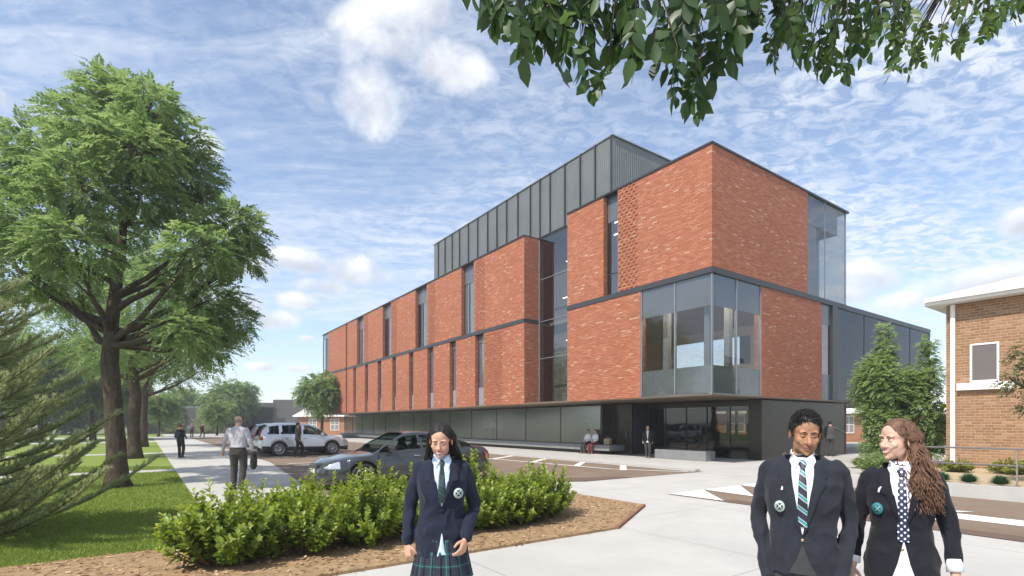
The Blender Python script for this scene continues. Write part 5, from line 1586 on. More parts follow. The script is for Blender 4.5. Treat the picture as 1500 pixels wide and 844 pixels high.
def hand(mb, wrist, d, pn, thumb, s=1.0, curl=0.5, spread=0.08):
    """palm, four unequal bent fingers and a side thumb; pn = palm-facing normal, thumb = direction of thumb side"""
    d = Vector(d).normalized(); pn = Vector(pn); pn = (pn - d * pn.dot(d)).normalized(); sd = d.cross(pn).normalized()
    if sd.dot(Vector(thumb)) < 0: sd = -sd
    w = Vector(wrist)
    P_ = []
    rows = [(0, .026, .020), (.025, .032, .019), (.055, .039, .017), (.080, .040, .0145), (.092, .036, .012)]
    rr = []
    for (u, a, b) in rows:
        c = w + d * u * s
        rr.append([c + sd * (a * s * math.cos(t_)) + pn * (b * s * math.sin(t_)) for t_ in [2*PI*i/14 for i in range(14)]])
    mb.rings(rr, 0, True)
    for i, (off, ln) in enumerate(((.029, .070), (.0095, .080), (-.0105, .074), (-.0295, .056))):
        b0 = w + d * .078 * s + sd * off * s
        dirv = (d + sd * (off * 2.2 * spread / .08 * .5)).normalized()
        pts = [b0]; ang = 0.18 + .05 * i
        for seg in (.45, .32, .23):
            ang += curl * .55
            dd = dirv * math.cos(ang) + pn * math.sin(ang)
            pts.append(pts[-1] + dd * ln * seg * s)
        limb(mb, pts, [.0095 * s, .0088 * s, .0080 * s, .0068 * s], 9, 3)
    tb = w + d * .028 * s + sd * .026 * s + pn * .006 * s
    limb(mb, [tb, tb + (d * .55 + sd * .62 + pn * .35).normalized() * .036 * s, tb + (d * .8 + sd * .48 + pn * .42).normalized() * .066 * s], [.0125 * s, .0110 * s, .0085 * s], 9, 3)

SKIN = {}
def skin_mat(name, col, lip):
    m, t, out = new_mat(name)
    tc = t.n('ShaderNodeTexCoord')
    at = t.n('ShaderNodeAttribute', _attribute_name='lip')
    nz = t.noise(tc.outputs['Object'], 14.0, 4.0, 0.6)
    base = t.ramp(nz, [(0.3, tuple(c * .90 for c in col)), (0.7, tuple(min(1, c * 1.08) for c in col))])
    c = t.mix(at.outputs['Fac'], base, lip)
    b = t.n('ShaderNodeBsdfPrincipled', Base_Color=c, Roughness=0.48)
    b.inputs['Specular IOR Level'].default_value = 0.35
    b.inputs['Subsurface Weight'].default_value = 0.12
    b.inputs['Subsurface Radius'].default_value = (0.012, 0.005, 0.003)
    t.link(b.outputs[0], out.inputs[0]); return m
def cloth(name, col, rough=0.9, bump=0.25, scale=260.0, sheen=0.08, var=.10):
    if name in MATS: return MATS[name]
    m, t, out = new_mat(name)
    v = t.n('ShaderNodeTexCoord').outputs['Object']
    nz = t.noise(v, 9.0, 5.0, .65); f = t.noise(v, scale, 2.0, .6)
    c = t.ramp(t.m('ADD', t.m('MULTIPLY', nz, .6), t.m('MULTIPLY', f, .4)), [(.3, tuple(x * (1 - var*1.6) for x in col)), (.7, tuple(x * (1 + var*1.6) for x in col))])
    w_ = t.noise(t.n('ShaderNodeMapping', Vector=v, Rotation=(0.3, .5, .2), Scale=(1, 1, .55)).outputs[0], 16.0, 4.0, .55, .6)
    h = t.m('ADD', t.m('MULTIPLY', w_, 1.0), t.m('MULTIPLY', f, .10))
    bp = t.n('ShaderNodeBump', Strength=bump, Distance=0.02, Height=h)
    b = t.n('ShaderNodeBsdfPrincipled', Base_Color=c, Roughness=rough, Normal=bp.outputs[0])
    b.inputs['Specular IOR Level'].default_value = .2; b.inputs['Sheen Weight'].default_value = sheen
    t.link(b.outputs[0], out.inputs[0]); MATS[name] = m; return m
def hair_mat(name, c1, c2, rough=.55):
    if name in MATS: return MATS[name]
    m, t, out = new_mat(name)
    v = t.n('ShaderNodeTexCoord').outputs['Object']
    at = t.noise(t.n('ShaderNodeMapping', Vector=v, Scale=(1, 1, .18)).outputs[0], 150.0, 3.0, .6)
    big = t.noise(v, 22.0, 3.0, .6)
    c = t.ramp(t.m('ADD', t.m('MULTIPLY', at, .6), t.m('MULTIPLY', big, .4)), [(.36, c1), (.64, c2)])
    bp = t.n('ShaderNodeBump', Strength=.6, Distance=.004, Height=at)
    b = t.n('ShaderNodeBsdfPrincipled', Base_Color=c, Roughness=rough, Normal=bp.outputs[0])
    b.inputs['Specular IOR Level'].default_value = .28
    t.link(b.outputs[0], out.inputs[0]); MATS[name] = m; return m
def plaid_mat():
    m, t, out = new_mat('green_tartan')
    sp = t.n('ShaderNodeSeparateXYZ', Vector=t.n('ShaderNodeTexCoord').outputs['UV'])
    base, grn, teal, pur = (.010, .016, .030), (.012, .050, .048), (.085, .27, .27), (.05, .03, .055)
    def axis(s_, per):
        f = t.m('FRACT', t.m('DIVIDE', s_, per))
        return t.ramp(f, [(0, base), (.16, grn), (.27, teal), (.32, grn), (.48, base), (.66, pur), (.70, base), (.84, pur), (.88, base)], 'CONSTANT')
    c = t.mix(.5, axis(sp.outputs[0], .085), axis(sp.outputs[1], .085))
    b = t.n('ShaderNodeBsdfPrincipled', Base_Color=c, Roughness=.9)
    t.link(b.outputs[0], out.inputs[0]); return m
M_plaid = plaid_mat()
def stripe_tie(name, stops, per, ang):
    m, t, out = new_mat(name)
    uv = t.n('ShaderNodeMapping', Vector=t.n('ShaderNodeTexCoord').outputs['UV'], Rotation=(0, 0, ang))
    sp = t.n('ShaderNodeSeparateXYZ', Vector=uv.outputs[0])
    c = t.ramp(t.m('FRACT', t.m('DIVIDE', sp.outputs[1], per)), stops, 'CONSTANT')
    b = t.n('ShaderNodeBsdfPrincipled', Base_Color=c, Roughness=.5); t.link(b.outputs[0], out.inputs[0]); return m
def dot_tie():
    m, t, out = new_mat('dotted_navy_tie')
    sp = t.n('ShaderNodeSeparateXYZ', Vector=t.n('ShaderNodeMapping', Vector=t.n('ShaderNodeTexCoord').outputs['UV'], Rotation=(0, 0, R(45))).outputs[0])
    d = []
    for k in (0, 1):
        f = t.m('SUBTRACT', t.m('FRACT', t.m('DIVIDE', sp.outputs[k], .024)), .5); d.append(t.m('MULTIPLY', f, f))
    r_ = t.m('SQRT', t.m('ADD', d[0], d[1]))
    c = t.ramp(r_, [(0, (.72, .74, .78)), (.23, (.72, .74, .78)), (.27, (.018, .022, .065))])
    b = t.n('ShaderNodeBsdfPrincipled', Base_Color=c, Roughness=.55); t.link(b.outputs[0], out.inputs[0]); return m

def emblem_mat(name, ring, mid, dark):
    """round crest: pale rim, dark crossed device"""
    m, t, out = new_mat(name)
    sp = t.n('ShaderNodeSeparateXYZ', Vector=t.n('ShaderNodeTexCoord').outputs['Generated'])
    x = t.m('SUBTRACT', sp.outputs[0], .5); z = t.m('SUBTRACT', sp.outputs[2], .5)
    r_ = t.m('SQRT', t.m('ADD', t.m('MULTIPLY', x, x), t.m('MULTIPLY', z, z)))
    cross = t.m('MINIMUM', t.m('ABSOLUTE', t.m('SUBTRACT', x, z)), t.m('ABSOLUTE', t.m('ADD', x, z)))
    inner = t.ramp(cross, [(0, mid), (.05, mid), (.08, dark), (.24, dark), (.27, mid)])
    c = t.mix(t.ramp(r_, [(.30, 0.0), (.33, 1.0)]), inner, ring)
    b = t.n('ShaderNodeBsdfPrincipled', Base_Color=c, Roughness=.7); t.link(b.outputs[0], out.inputs[0]); return m

TORSO_F = [(.84, 0, .005, .165, .115), (.93, 0, .01, .172, .118), (1.02, 0, .005, .142, .100), (1.10, 0, 0, .130, .094), (1.20, 0, -.008, .148, .112), (1.29, 0, -.004, .158, .108), (1.37, 0, .008, .152, .082), (1.42, 0, .015, .098, .060), (1.455, 0, .018, .056, .054)]
TORSO_M = [(.84, 0, .005, .160, .115), (.93, 0, .005, .165, .118), (1.03, 0, 0, .152, .108), (1.12, 0, 0, .156, .108), (1.22, 0, -.004, .176, .118), (1.31, 0, 0, .190, .114), (1.38, 0, .008, .184, .094), (1.43, 0, .015, .122, .070), (1.465, 0, .018, .062, .060)]
def head_shapes(mb, M, male=False, wide=1.0, big_nose=1.0, smile=1.0, eyes_closed=True, hi=True):
    E = lambda c, r: mb.ell(M @ Vector((c[0] * wide, c[1], c[2])), (r[0] * wide, r[1], r[2]), M.to_3x3(), 22, 16)
    E((0, .015, .032), (.076, .096, .082))
    E((0, -.030, -.030), (.062, .060, .078))
    E((0, -.020, .035), (.069, .068, .062))
    jw = .066 if male else .058
    E((0, -.050, -.078), (.040 if male else .034, .036, .034))
    E((.030 * jw / .06, -.018, -.062), (.030, .042, .040)); E((-.030 * jw / .06, -.018, -.062), (.030, .042, .040))
    E((0, -.072, -.097), (.017, .016, .014))
    for s_ in (1, -1):
        E((s_ * .037, -.062, -.026), (.025, .022, .021))
        E((s_ * .028, -.078, .020), (.026, .012, .009))
        if smile: E((s_ * .030, -.074, -.040), (.016, .013, .015))
        E((s_ * .0305, -.0735, -.001), (.0155, .0115, .0105))
        mb.ell(M @ Vector((s_ * .077 * wide, .012, -.010)), (.009, .019, .031), M.to_3x3() @ Matrix.Rotation(s_ * .25, 3, 'Z'), 14, 10)
    T = lambda pts, r: limb(mb, [M @ Vector((p[0] * wide, p[1], p[2])) for p in pts], r, 10, 4)
    T([(0, -.082, .014), (0, -.092, -.010), (0, -.103 - .006 * (big_nose - 1) * 10, -.031)], [.0085, .0095, .0135 * big_nose])
    for s_ in (1, -1): E((s_ * .0125, -.090, -.036), (.0085, .012, .0085))
    mw = .0305 if smile else .022
    T([(-mw, -.078, -.057 + .004 * smile), (-.010, -.090, -.0595), (0, -.0915, -.0610), (.010, -.090, -.0595), (mw, -.078, -.057 + .004 * smile)], [.0028, .0050, .0050, .0050, .0028])
    T([(-mw * .85, -.079, -.064 + .003 * smile), (-.010, -.0885, -.0715), (0, -.0895, -.0725), (.010, -.0885, -.0715), (mw * .85, -.079, -.064 + .003 * smile)], [.0030, .0062, .0066, .0062, .0030])

def proj(bvh, x, z, off, dy=-1.2):
    h = bvh.ray_cast(Vector((x, dy, z)), Vector((0, 1, 0)))
    return (None if h[0] is None else h[0].y - off)
def panel(bvh, rows, off, m=7):
    """rows: (z, xl, xr) laid on the cloth; returns MB grid"""
    vs = []; last = None; k = len(rows)
    for (z, a, b) in rows:
        for j in range(m):
            x = a + (b - a) * j / (m - 1)
            o_ = off * (1.0 if 0 < j < m - 1 else .65)
            y = proj(bvh, x, z, o_)
            if y is None: y = last if last is not None else -.1
            last = y; vs.append((x, y, z))
    fs = [(i*m + j, i*m + j + 1, (i+1)*m + j + 1, (i+1)*m + j) for i in range(k-1) for j in range(m-1)]
    mb = MB(); mb.add(vs, fs, 0, True); return mb
def subdiv(rows, n=5):
    out = []
    for a, b in zip(rows, rows[1:]):
        for k in range(n): out.append(tuple(p + (q - p) * k / n for p, q in zip(a, b)))
    out.append(rows[-1]); return out

def ruffle(me, amp, f=9.0, seed=0.0):
    n = len(me.vertices)
    co = np.empty(n*3, np.float32); me.vertices.foreach_get('co', co); co = co.reshape(-1, 3)
    no = np.empty(n*3, np.float32); me.vertices.foreach_get('normal', no); no = no.reshape(-1, 3)
    d = np.array([mnoise.noise((c[0]*f*1.4 + c[2]*f*.5 + seed, c[1]*f, c[2]*f*.9 - c[0]*f*.4)) for c in co], np.float32)
    d = -np.abs(d) * 1.4 + .4
    co += no * (d * amp)[:, None]
    me.vertices.foreach_set('co', co.ravel()); me.update()

def person(spec):
    g = spec.get
    H = g('h', 1.7); s = H / 1.7; male = g('male', False); hi = g('hi', False)
    vox = .0038 if hi else g('vox', .010)
    root = empty('person', spec['loc'], spec.get('rz', 0)); tag(root, spec['label'], 'person', g('group'))
    root.scale = (s * g('sx', 1.0), s * g('sx', 1.0), s)
    dz = g('lift', 0.0)
    U = lambda p: Vector((p[0], p[1], p[2] + dz))
    T_ = [(r[0] + dz,) + tuple(r[1:]) for r in (TORSO_M if male else TORSO_F)]
    sh = .192 if male else .168
    arms = g('arms', {})
    aL = arms.get('L', [(sh + .055, .03, 1.12), (sh + .06, -.02, .87)]); aR = arms.get('R', [(-sh - .055, .03, 1.12), (-sh - .06, -.02, .87)])
    legs = g('legs', {})
    lL = legs.get('L', [(.095, 0, .87), (.105, -.02, .48), (.105, .02, .085)]); lR = legs.get('R', [(-.095, 0, .87), (-.105, -.02, .48), (-.105, .02, .085)])
    # ---- body
    mb = MB(); loft(mb, T_)
    pv = U((0, .012, 1.475)); hd = U((0, -.012, 1.583))
    yaw, pitch, roll = g('head', (0, 0, 0))
    Rm = Matrix.Rotation(yaw, 4, 'Z') @ Matrix.Rotation(pitch, 4, 'X') @ Matrix.Rotation(roll, 4, 'Y')
    M = Matrix.Translation(pv) @ Rm @ Matrix.Translation(hd - pv)
    fat = g('fat', 1.0)
    limb(mb, [U((0, .022, 1.42)), U((0, .018, 1.47)), M @ Vector((0, .022, -.045))], [.058 if male else .050, .055 if male else .046, .054 if male else .046])
    head_shapes(mb, M, male, g('wide', 1.0), g('nose', 1.0), g('smile', 1.0))
    hands = g('hands', True)
    for sd, A in ((1, aL), (-1, aR)):
        S_ = U((sd * (sh - .022), .012, 1.352)); e_, w_ = U(A[0]), U(A[1])
        limb(mb, [S_, e_, w_], [.044, .033, .026])
        if hands and sd in g('hand_sides', (1, -1)):
            d = Vector(arms.get('dL' if sd > 0 else 'dR', (w_ - e_).normalized()))
            pn = Vector(arms.get('pL' if sd > 0 else 'pR', (-sd, .25, 0)))
            hand(mb, w_ + (w_ - e_).normalized() * .004, d, pn, (0, -1, 0) if not arms.get('t') else arms['t'], 1.0, g('curl', .45))
    for sd, A in ((1, lL), (-1, lR)):
        a = [U(A[0])] + [Vector(p) for p in A[1:]]
        limb(mb, [a[0], a[1], a[2]], [.085, .055, .038])
        f = Vector(A[3]) if len(A) > 3 else Vector((0, -1, 0))
        limb(mb, [a[2] + Vector((0, 0, -.02)), a[2] + f * .10 + Vector((0, 0, -.05))], [.036, .030])
    body = remesh(mb, vox, 4 if hi else 2, .5, 'body', [spec['skin']])
    # lips tint
    n = len(body.vertices); co = np.empty(n*3, np.float32); body.vertices.foreach_get('co', co); co = co.reshape(-1, 3)
    Mi = np.array(M.inverted()); hc = co @ Mi[:3, :3].T + Mi[:3, 3]
    lp = np.clip(1.25 - np.sqrt((hc[:, 0] / .028) ** 2 + ((hc[:, 2] + .0645 - .10 * np.abs(hc[:, 0])) / .0125) ** 2), 0, 1) * (hc[:, 1] < -.070) * (2.2 if hi else 1.5)
    at = body.attributes.new('lip', 'FLOAT', 'POINT'); at.data.foreach_set('value', np.clip(lp, 0, .85).astype(np.float32))
    link_mesh('body', body, root)
    # ---- face details
    wd = g('wide', 1.0)
    HB = BVHTree.FromPolygons([v.co[:] for v in body.vertices], [tuple(p.vertices) for p in body.polygons]) if hi else None
    def on_face(x, z, off):
        if HB is None: return M @ Vector((x * wd, -.083 - off, z))
        o_ = M @ Vector((x * wd, -.4, z)); d_ = (M.to_3x3() @ Vector((0, 1, 0))).normalized()
        h_ = HB.ray_cast(o_, d_)
        return (h_[0] - d_ * off) if h_[0] is not None else M @ Vector((x * wd, -.083, z))
    if g('face', True):
        br = MB(); la = MB()
        for sg in (1, -1):
            pts = [on_face(sg * x, z, .0005) for (x, z) in ((.012, .0155), (.022, .0195), (.034, .0195), (.046, .013))]
            P_, R_ = cr(pts, [.0026 if male else .0018, .0033 if male else .0024, .0028 if male else .0021, .0010], 4); br.tube(P_, R_, 6)
            zl = -.0045 if g('down', False) else .0035
            pts = [on_face(sg * x, z + zl, .0006) for (x, z) in ((.0175, -.0005), (.025, -.0015 if g('down') else .0025), (.034, -.0015 if g('down') else .0028), (.0445, .0005))]
            P_, R_ = cr(pts, [.0010, .0019, .0020, .0011], 4); la.tube(P_, R_, 5)
            if g('down', False):
                # crease of the lowered lid
                pts = [on_face(sg * x, z, .0000) for (x, z) in ((.018, .0070), (.030, .0098), (.043, .0065))]
                P_, R_ = cr(pts, [.0006, .0009, .0006], 4); la.tube(P_, R_, 4)
        br.build('eyebrow', spec['hairm'], root, uv=False); la.build('eyelash', MATS['lash'], root, uv=False)
        if not g('down', False):
            for sg in (1, -1):
                ey = MB(); c = on_face(sg * .031, -.0005, -.0022); ey.ell(c, (.0105, .006, .0032), M.to_3x3(), 12, 8); eo = ey.build('eye', MATS['eyewhite'], root, uv=False)
                ir = MB(); c2 = on_face(sg * .031 + g('gaze', 0), -.0002, .0028); ir.ell(c2, (.0046, .0020, .0034), M.to_3x3(), 10, 6); ir.build('iris', MATS['iris'], eo, uv=False)
        if g('teeth', False):
            te = MB(); P_, R_ = cr([on_face(x, -.0665 + 9 * x * x, .0006) for x in (-.0215, -.011, 0, .011, .0215)], [.0008, .0028, .0033, .0028, .0008], 4); te.tube(P_, R_, 6); te.build('teeth', MATS['teeth'], root, uv=False)
        else:
            te = MB(); P_, R_ = cr([on_face(x, -.0655 + 9 * x * x, .0002) for x in (-.028, -.014, 0, .014, .028)], [.0006, .0010, .0011, .0010, .0006], 4); te.tube(P_, R_, 5); te.build('mouth_line', MATS['lash'], root, uv=False)
    # ---- trousers or skirt, shoes
    cv = .0065 if hi else max(.011, vox)
    if g('trousers'):
        mb = MB(); k = g('tr_w', 1.0)
        top = U((0, 0, 0)).z
        loft(mb, [(.80 + dz, 0, .005, .165 * k, .118 * k), (.90 + dz, 0, .005, .172 * k, .125 * k), (1.02 + dz, 0, .0, .155 * k, .115 * k)])
        for A in (lL, lR):
            a = [U(A[0])] + [Vector(p) for p in A[1:]]
            limb(mb, [a[0] + Vector((0, 0, -.02)), a[1], a[2] + Vector((0, 0, -.02))], [.102 * k, .074 * k, .060], 16, 6)
        me = remesh(mb, cv, 4, .5, 'trousers', [spec['trousers']]); ruffle(me, .006 if hi else .008, 8.0, 3.0); link_mesh('trousers', me, root)
    if g('skirt'):
        z0, z1 = g('skirt')
        n = 120; rr = []
        for i in range(9):
            u = i / 8; z = z1 + (z0 - z1) * u
            rx = .150 + .075 * u; ry = .112 + .075 * u; ring = []
            for j in range(n):
                th = 2 * PI * j / n; pl = (j % 6) / 6.0
                k = 1 + (pl - .5) * .10 * u
                x = math.cos(th) * rx * k; y = math.sin(th) * ry * k + .012 * math.sin(3 * th + 1) * u
                ring.append((x + g('sway', 0) * u, y, z))
            rr.append(ring)
        vs = [p for r in rr for p in r]; fs = []
        for i in range(8):
            for j in range(n): fs.append((i*n + j, (i+1)*n + j, (i+1)*n + (j+1) % n, i*n + (j+1) % n))
        mb = MB(); mb.add(vs, fs, 0, False); me = mb.mesh('skirt', [M_plaid], uv=False)
        uvl = me.uv_layers.new(name='UVMap'); dat = []
        for i in range(8):
            for j in range(n):
                for (a, b) in ((i, j), (i+1, j), (i+1, j+1), (i, j+1)): dat += [b / n * 1.02, rr[a][0][2]]
        uvl.data.foreach_set('uv', dat); link_mesh('skirt', me, root)
        sk = spec.get('sock')
        if sk:
            for A in (lL, lR):
                mb = MB(); a1, a2 = Vector(A[1]), Vector(A[2]); limb(mb, [a1.lerp(a2, .15), a1.lerp(a2, .4), a2], [.054, .052, .044]); mb.build('sock', sk, root, uv=False)
    if g('shoes', True):
        for A in (lL, lR):
            f = Vector(A[3]) if len(A) > 3 else Vector((0, -1, 0)); a = Vector(A[2])
            f2 = Vector((f.x, f.y, 0)).normalized() if Vector((f.x, f.y, 0)).length > .01 else Vector((0, -1, 0))
            lift = a.z - .085; rows = []
            side = Vector((-f2.y, f2.x, 0))
            for (u, hw, hh) in ((-.075, .022, .045), (-.06, .034, .075), (-.01, .037, .085), (.06, .040, .060), (.13, .046, .042), (.18, .038, .034), (.205, .018, .020)):
                c = a + f * u; base = max(0.0, a.z - .085) + f.z * u * .6
                base = max(base, 0.004)
                rows.append([Vector((c.x, c.y, 0)) + side * (hw * math.cos(t_)) + Vector((0, 0, base + hh * max(0, .5 + .5 * math.sin(t_)))) for t_ in [2*PI*i/12 for i in range(12)]])
            mb = MB(); mb.rings(rows, 0, True); mb.build('shoe', spec.get('shoem', MATS['black_shoe']), root, uv=False)
    # ---- upper garment
    k = g('top_w', 1.0); hem = g('hem', .80) + dz; kd = g('top_d', k)
    thick = .020 if g('jacket') else .010
    mb = MB()
    rows = [(r[0], r[1], r[2], (r[3] + thick) * (k if r[0] < 1.30 + dz else min(k, 1.04)), (r[4] + thick) * (kd if r[0] < 1.30 + dz else 1.0)) for r in T_ if r[0] >= hem - .0]
    hw = (.186 if not male else .184) * k; hd_ = (.140 if not male else .136) * kd
    hem_r = (hem, 0, .004, hw if g('jacket') else .172 * k, hd_ if g('jacket') else .128 * kd)
    rows = [hem_r] + [r for r in rows if r[0] > hem + .05]
    last = rows[-1]; rows[-1] = (last[0] - .012, last[1], last[2], last[3] + .0, last[4] + .0)
    loft(mb, rows, 40, 2.3)
    for sd, A in ((1, aL), (-1, aR)):
        S_ = U((sd * (sh - .014), .012, 1.362)); e_, w_ = U(A[0]), U(A[1])
        cut = w_ - (w_ - e_).normalized() * g('cuff_up', .01)
        limb(mb, [S_, S_.lerp(e_, .5) + Vector((sd * .006, 0, 0)), e_, e_.lerp(cut, .5), cut], [(.064 if male else .058) * min(1.1, k), .055, .047, .044, .038 if not g('jacket') else .039], 16, 4)
    jm = remesh(mb, cv, 4, .5, 'jacket' if g('jacket') else 'shirt', [g('jacket') or spec['shirt']])
    ruffle(jm, .015 if hi else .008, 9.0 if hi else 7.0, g('seed', 0) * 3.1)
    link_mesh(jm.name.split('.')[0], jm, root)
    J = BVHTree.FromPolygons([v.co[:] for v in jm.vertices], [tuple(p.vertices) for p in jm.polygons])
    nk = U((0, 0, 1.455)).z
    if g('jacket') and g('shirt') and g('front', True):
        vz = g('vz', 1.10) + dz; vx = g('vx', 0.0)
        vrow = subdiv([(nk - .012, -.060, .060), (nk - .05, -.064, .064), ((nk + vz) / 2, -.046 + vx * .5, .046 + vx * .5), (vz, vx - .002, vx + .002)], 6)
        p = panel(J, vrow, .005); p.build('shirt', spec['shirt'], root)
        if hi:
            # collar band and points
            cb = MB(); rr = []
            for (z, rx, ry, cy) in ((nk - .022, .066, .064, .014), (nk + .004, .060, .058, .014), (nk + .018, .057, .055, .012), (nk + .016, .053, .051, .012)):
                if male: rx += .006; ry += .004
                rr.append([(rx * math.cos(2*PI*i/28), cy + ry * math.sin(2*PI*i/28), z + (.010 if math.sin(2*PI*i/28) > 0 else -.012 * abs(math.sin(2*PI*i/28)))) for i in range(28)])
            cb.rings(rr, 0, True, cap=False)
            cb.build('collar', spec['shirt'], root)
            for sg in (1, -1):
                c0, c1, c2, c3 = (sg * .010, nk - .022), (sg * .058, nk + .012), (sg * .070, nk - .030), (sg * .045, nk - .080)
                mbc = MB(); vs = []
                for i in range(6):
                    for j in range(6):
                        u, v = i / 5, j / 5
                        x = (c0[0]*(1-u) + c1[0]*u)*(1-v) + (c3[0]*(1-u) + c2[0]*u)*v; z = (c0[1]*(1-u) + c1[1]*u)*(1-v) + (c3[1]*(1-u) + c2[1]*u)*v
                        y = proj(J, x, min(z, nk - .03), .013); vs.append((x, (y if y is not None else -.06) - .004 * (1 - v), z))
                mbc.add(vs, [(i*6 + j, i*6 + j + 1, (i+1)*6 + j + 1, (i+1)*6 + j) for i in range(5) for j in range(5)], 0, True)
                mbc.build('collar_point', spec['shirt'], root)
        if g('tie'):
            tz = nk - .030; tr = [(tz + .008, -.017, .017), (tz - .014, -.021, .021), (tz - .038, -.013, .013)]
            p = panel(J, subdiv(tr, 3), .020, 7); kn = p.build('tie_knot', spec['tie'], root)
            te_ = g('tie_end', vz + .0)
            tr = [(tz - .036, -.013, .013), (tz - .10, -.021 + vx * .2, .021 + vx * .2), (te_ + .03, vx * .8 - .030, vx * .8 + .030), (te_, vx * .9 - .028, vx * .9 + .028)]
            panel(J, subdiv(tr, 6), .013, 7).build('tie', spec['tie'], root)
        for sg in (1, -1):
            lr = []
            for (z, a, b) in subdiv([(nk + .004, .052, .090), (nk - .05, .060, .112), (nk - .105, .058, .128), (nk - .118, .056, .118), (nk - .16, .050, .116), ((nk + vz) / 2, .040, .088), (vz + .03, .012, .026), (vz - .005, .0, .004)], 4):
                o_ = vx * max(0, min(1, (nk - z) / (nk - vz)))
                lr.append((z, sg * a + o_, sg * b + o_))
            panel(J, lr, .013, 6).build('lapel', g('jacket'), root)
        for (z, x) in g('buttons', []):
            y = proj(J, x, z + dz, .006)
            b_ = MB(); b_.tube([(x, y + .004, z + dz), (x, y - .003, z + dz)], .0085, 12); b_.build('button', spec.get('btn', MATS['brass']), root, uv=False)
        if g('split'):
            sz, sw, sm = g('split')
            xo = vx
            panel(J, subdiv([(sz + dz, xo - .002, xo + .002), ((sz * .5 + (hem - dz) * .5) + dz, xo - sw * .45, xo + sw * .45), (hem + .012, xo - sw, xo + sw)], 6), .005, 9).build('shirt_tail', sm, root)
    for (kind, x, z, r_, mat) in g('pins', []):
        y = proj(J, x, z + dz, .007)
        if y is None: continue
        b_ = MB()
        if kind == 'disc':
            nr = [J.ray_cast(Vector((x + ox_, -1.2, z + dz + oz_)), Vector((0, 1, 0)))[1] for ox_ in (-.02, 0, .02) for oz_ in (-.02, 0, .02)]
            nr = sum((q for q in nr if q is not None), Vector((0, -.001, 0))).normalized(); c_p = Vector((x, y + .007, z + dz))
            b_.tube([c_p, c_p + nr * .013], r_, 24, up=(0, 0, 1)); nm = 'crest'
        else:
            for (ox, oz, rr_) in ((0, 0, r_), (-.5 * r_, -1.1 * r_, r_ * .75), (.55 * r_, .9 * r_, r_ * .7)): b_.ell((x + ox, y, z + dz + oz), (rr_, .004, rr_), None, 10, 6)
            nm = 'lapel_pin'
        b_.build(nm, mat, root, uv=False)
    if g('cuffs'):
        for sd, A in ((1, aL), (-1, aR)):
            if sd not in g('hand_sides', (1, -1)): continue
            e_, w_ = U(A[0]), U(A[1]); d = (w_ - e_).normalized()
            c = MB(); c.tube([w_ - d * (g('cuff_up', .01) + .02), w_ - d * g('cuff_up', .01) + d * g('cuff_len', .03)], [.040, .043], 18); c.build('cuff', spec['shirt'], root, uv=False)
    # ---- hair
    hs = g('hair')
    if hs:
        rnd = random.Random(g('seed', 1) + 5); mb = MB(); k = .0
        nu, nv = (110, 76) if hi else (40, 26); pts = {}; fs = []
        cc, rr = Vector((0, .015, .032)), Vector((.083 * wd, .103, .090))
        if hs == 'short': rr = Vector((.081 * wd, .101, .092)); 
        for i in range(nv + 1):
            ph = PI * i / nv
            for j in range(nu):
                th = 2 * PI * j / nu
                q = Vector((rr.x * math.sin(ph) * math.cos(th), rr.y * math.sin(ph) * math.sin(th), rr.z * math.cos(ph))) 
                a_ = mnoise.noise((q * 30) + Vector((g('seed', 1) * 3.3, 0, 0))) * .0035
                if g('part') and abs(q.x - .008) < .012 and q.z > .02 and q.y < .05: a_ -= .004
                pts[(i, j)] = cc + q * (1 + a_ / .09)
        def keep(c):
            x, y, z = c.x / wd, c.y, c.z
            if y < -.02:
                hl = ((.075 - 9.0 * x * x) if hs == 'short' else (.084 - 13.0 * x * x)) + .004 * math.sin(x * 700) * (1 if hs == 'short' else .4)
                if hs == 'balding': hl = .2
                return z > hl
            lo = -.055 if y > .03 else -.020
            if hs == 'short': lo = -.075 if y > .05 else (-.03 if y > .03 else .000)
            if hs == 'balding':
                return (-.06 < z < .035 and y > .0) 
            return z > lo
        idx = {}; vs = []
        for i in range(nv):
            for j in range(nu):
                q4 = [(i, j), (i+1, j), (i+1, (j+1) % nu), (i, (j+1) % nu)]
                c = sum((pts[q] for q in q4), Vector()) / 4
                if keep(c):
                    f = []
                    for q in q4:
                        if q not in idx: idx[q] = len(vs); vs.append(M @ pts[q])
                        f.append(idx[q])
                    fs.append(tuple(f))
        mb.add(vs, fs, 0, True)
        if hs in ('short', 'shortlo') and hi:
            for i in range(1700):
                th = rnd.uniform(0, 2*PI); ph = math.acos(rnd.uniform(-.25, 1))
                q = Vector((rr.x * math.sin(ph) * math.cos(th), rr.y * math.sin(ph) * math.sin(th), rr.z * math.cos(ph))); c = cc + q * .985
                if not keep(cc + q): continue
                nn = q.normalized(); dd = (nn * .16 + Vector((.35 * (1 if c.x > 0 else -.4), -.6 if c.z > .06 else .05, .1 if c.z > .06 else -.9)) + Vector((rnd.gauss(0, .13), rnd.gauss(0, .13), rnd.gauss(0, .1)))).normalized()
                ln = rnd.uniform(.012, .022)
                mb.tube([M @ c, M @ (c + dd * ln * .6), M @ (c + dd * ln + Vector((0, 0, -.004)))], [.0022, .0019, .0007], 4, cap=False)
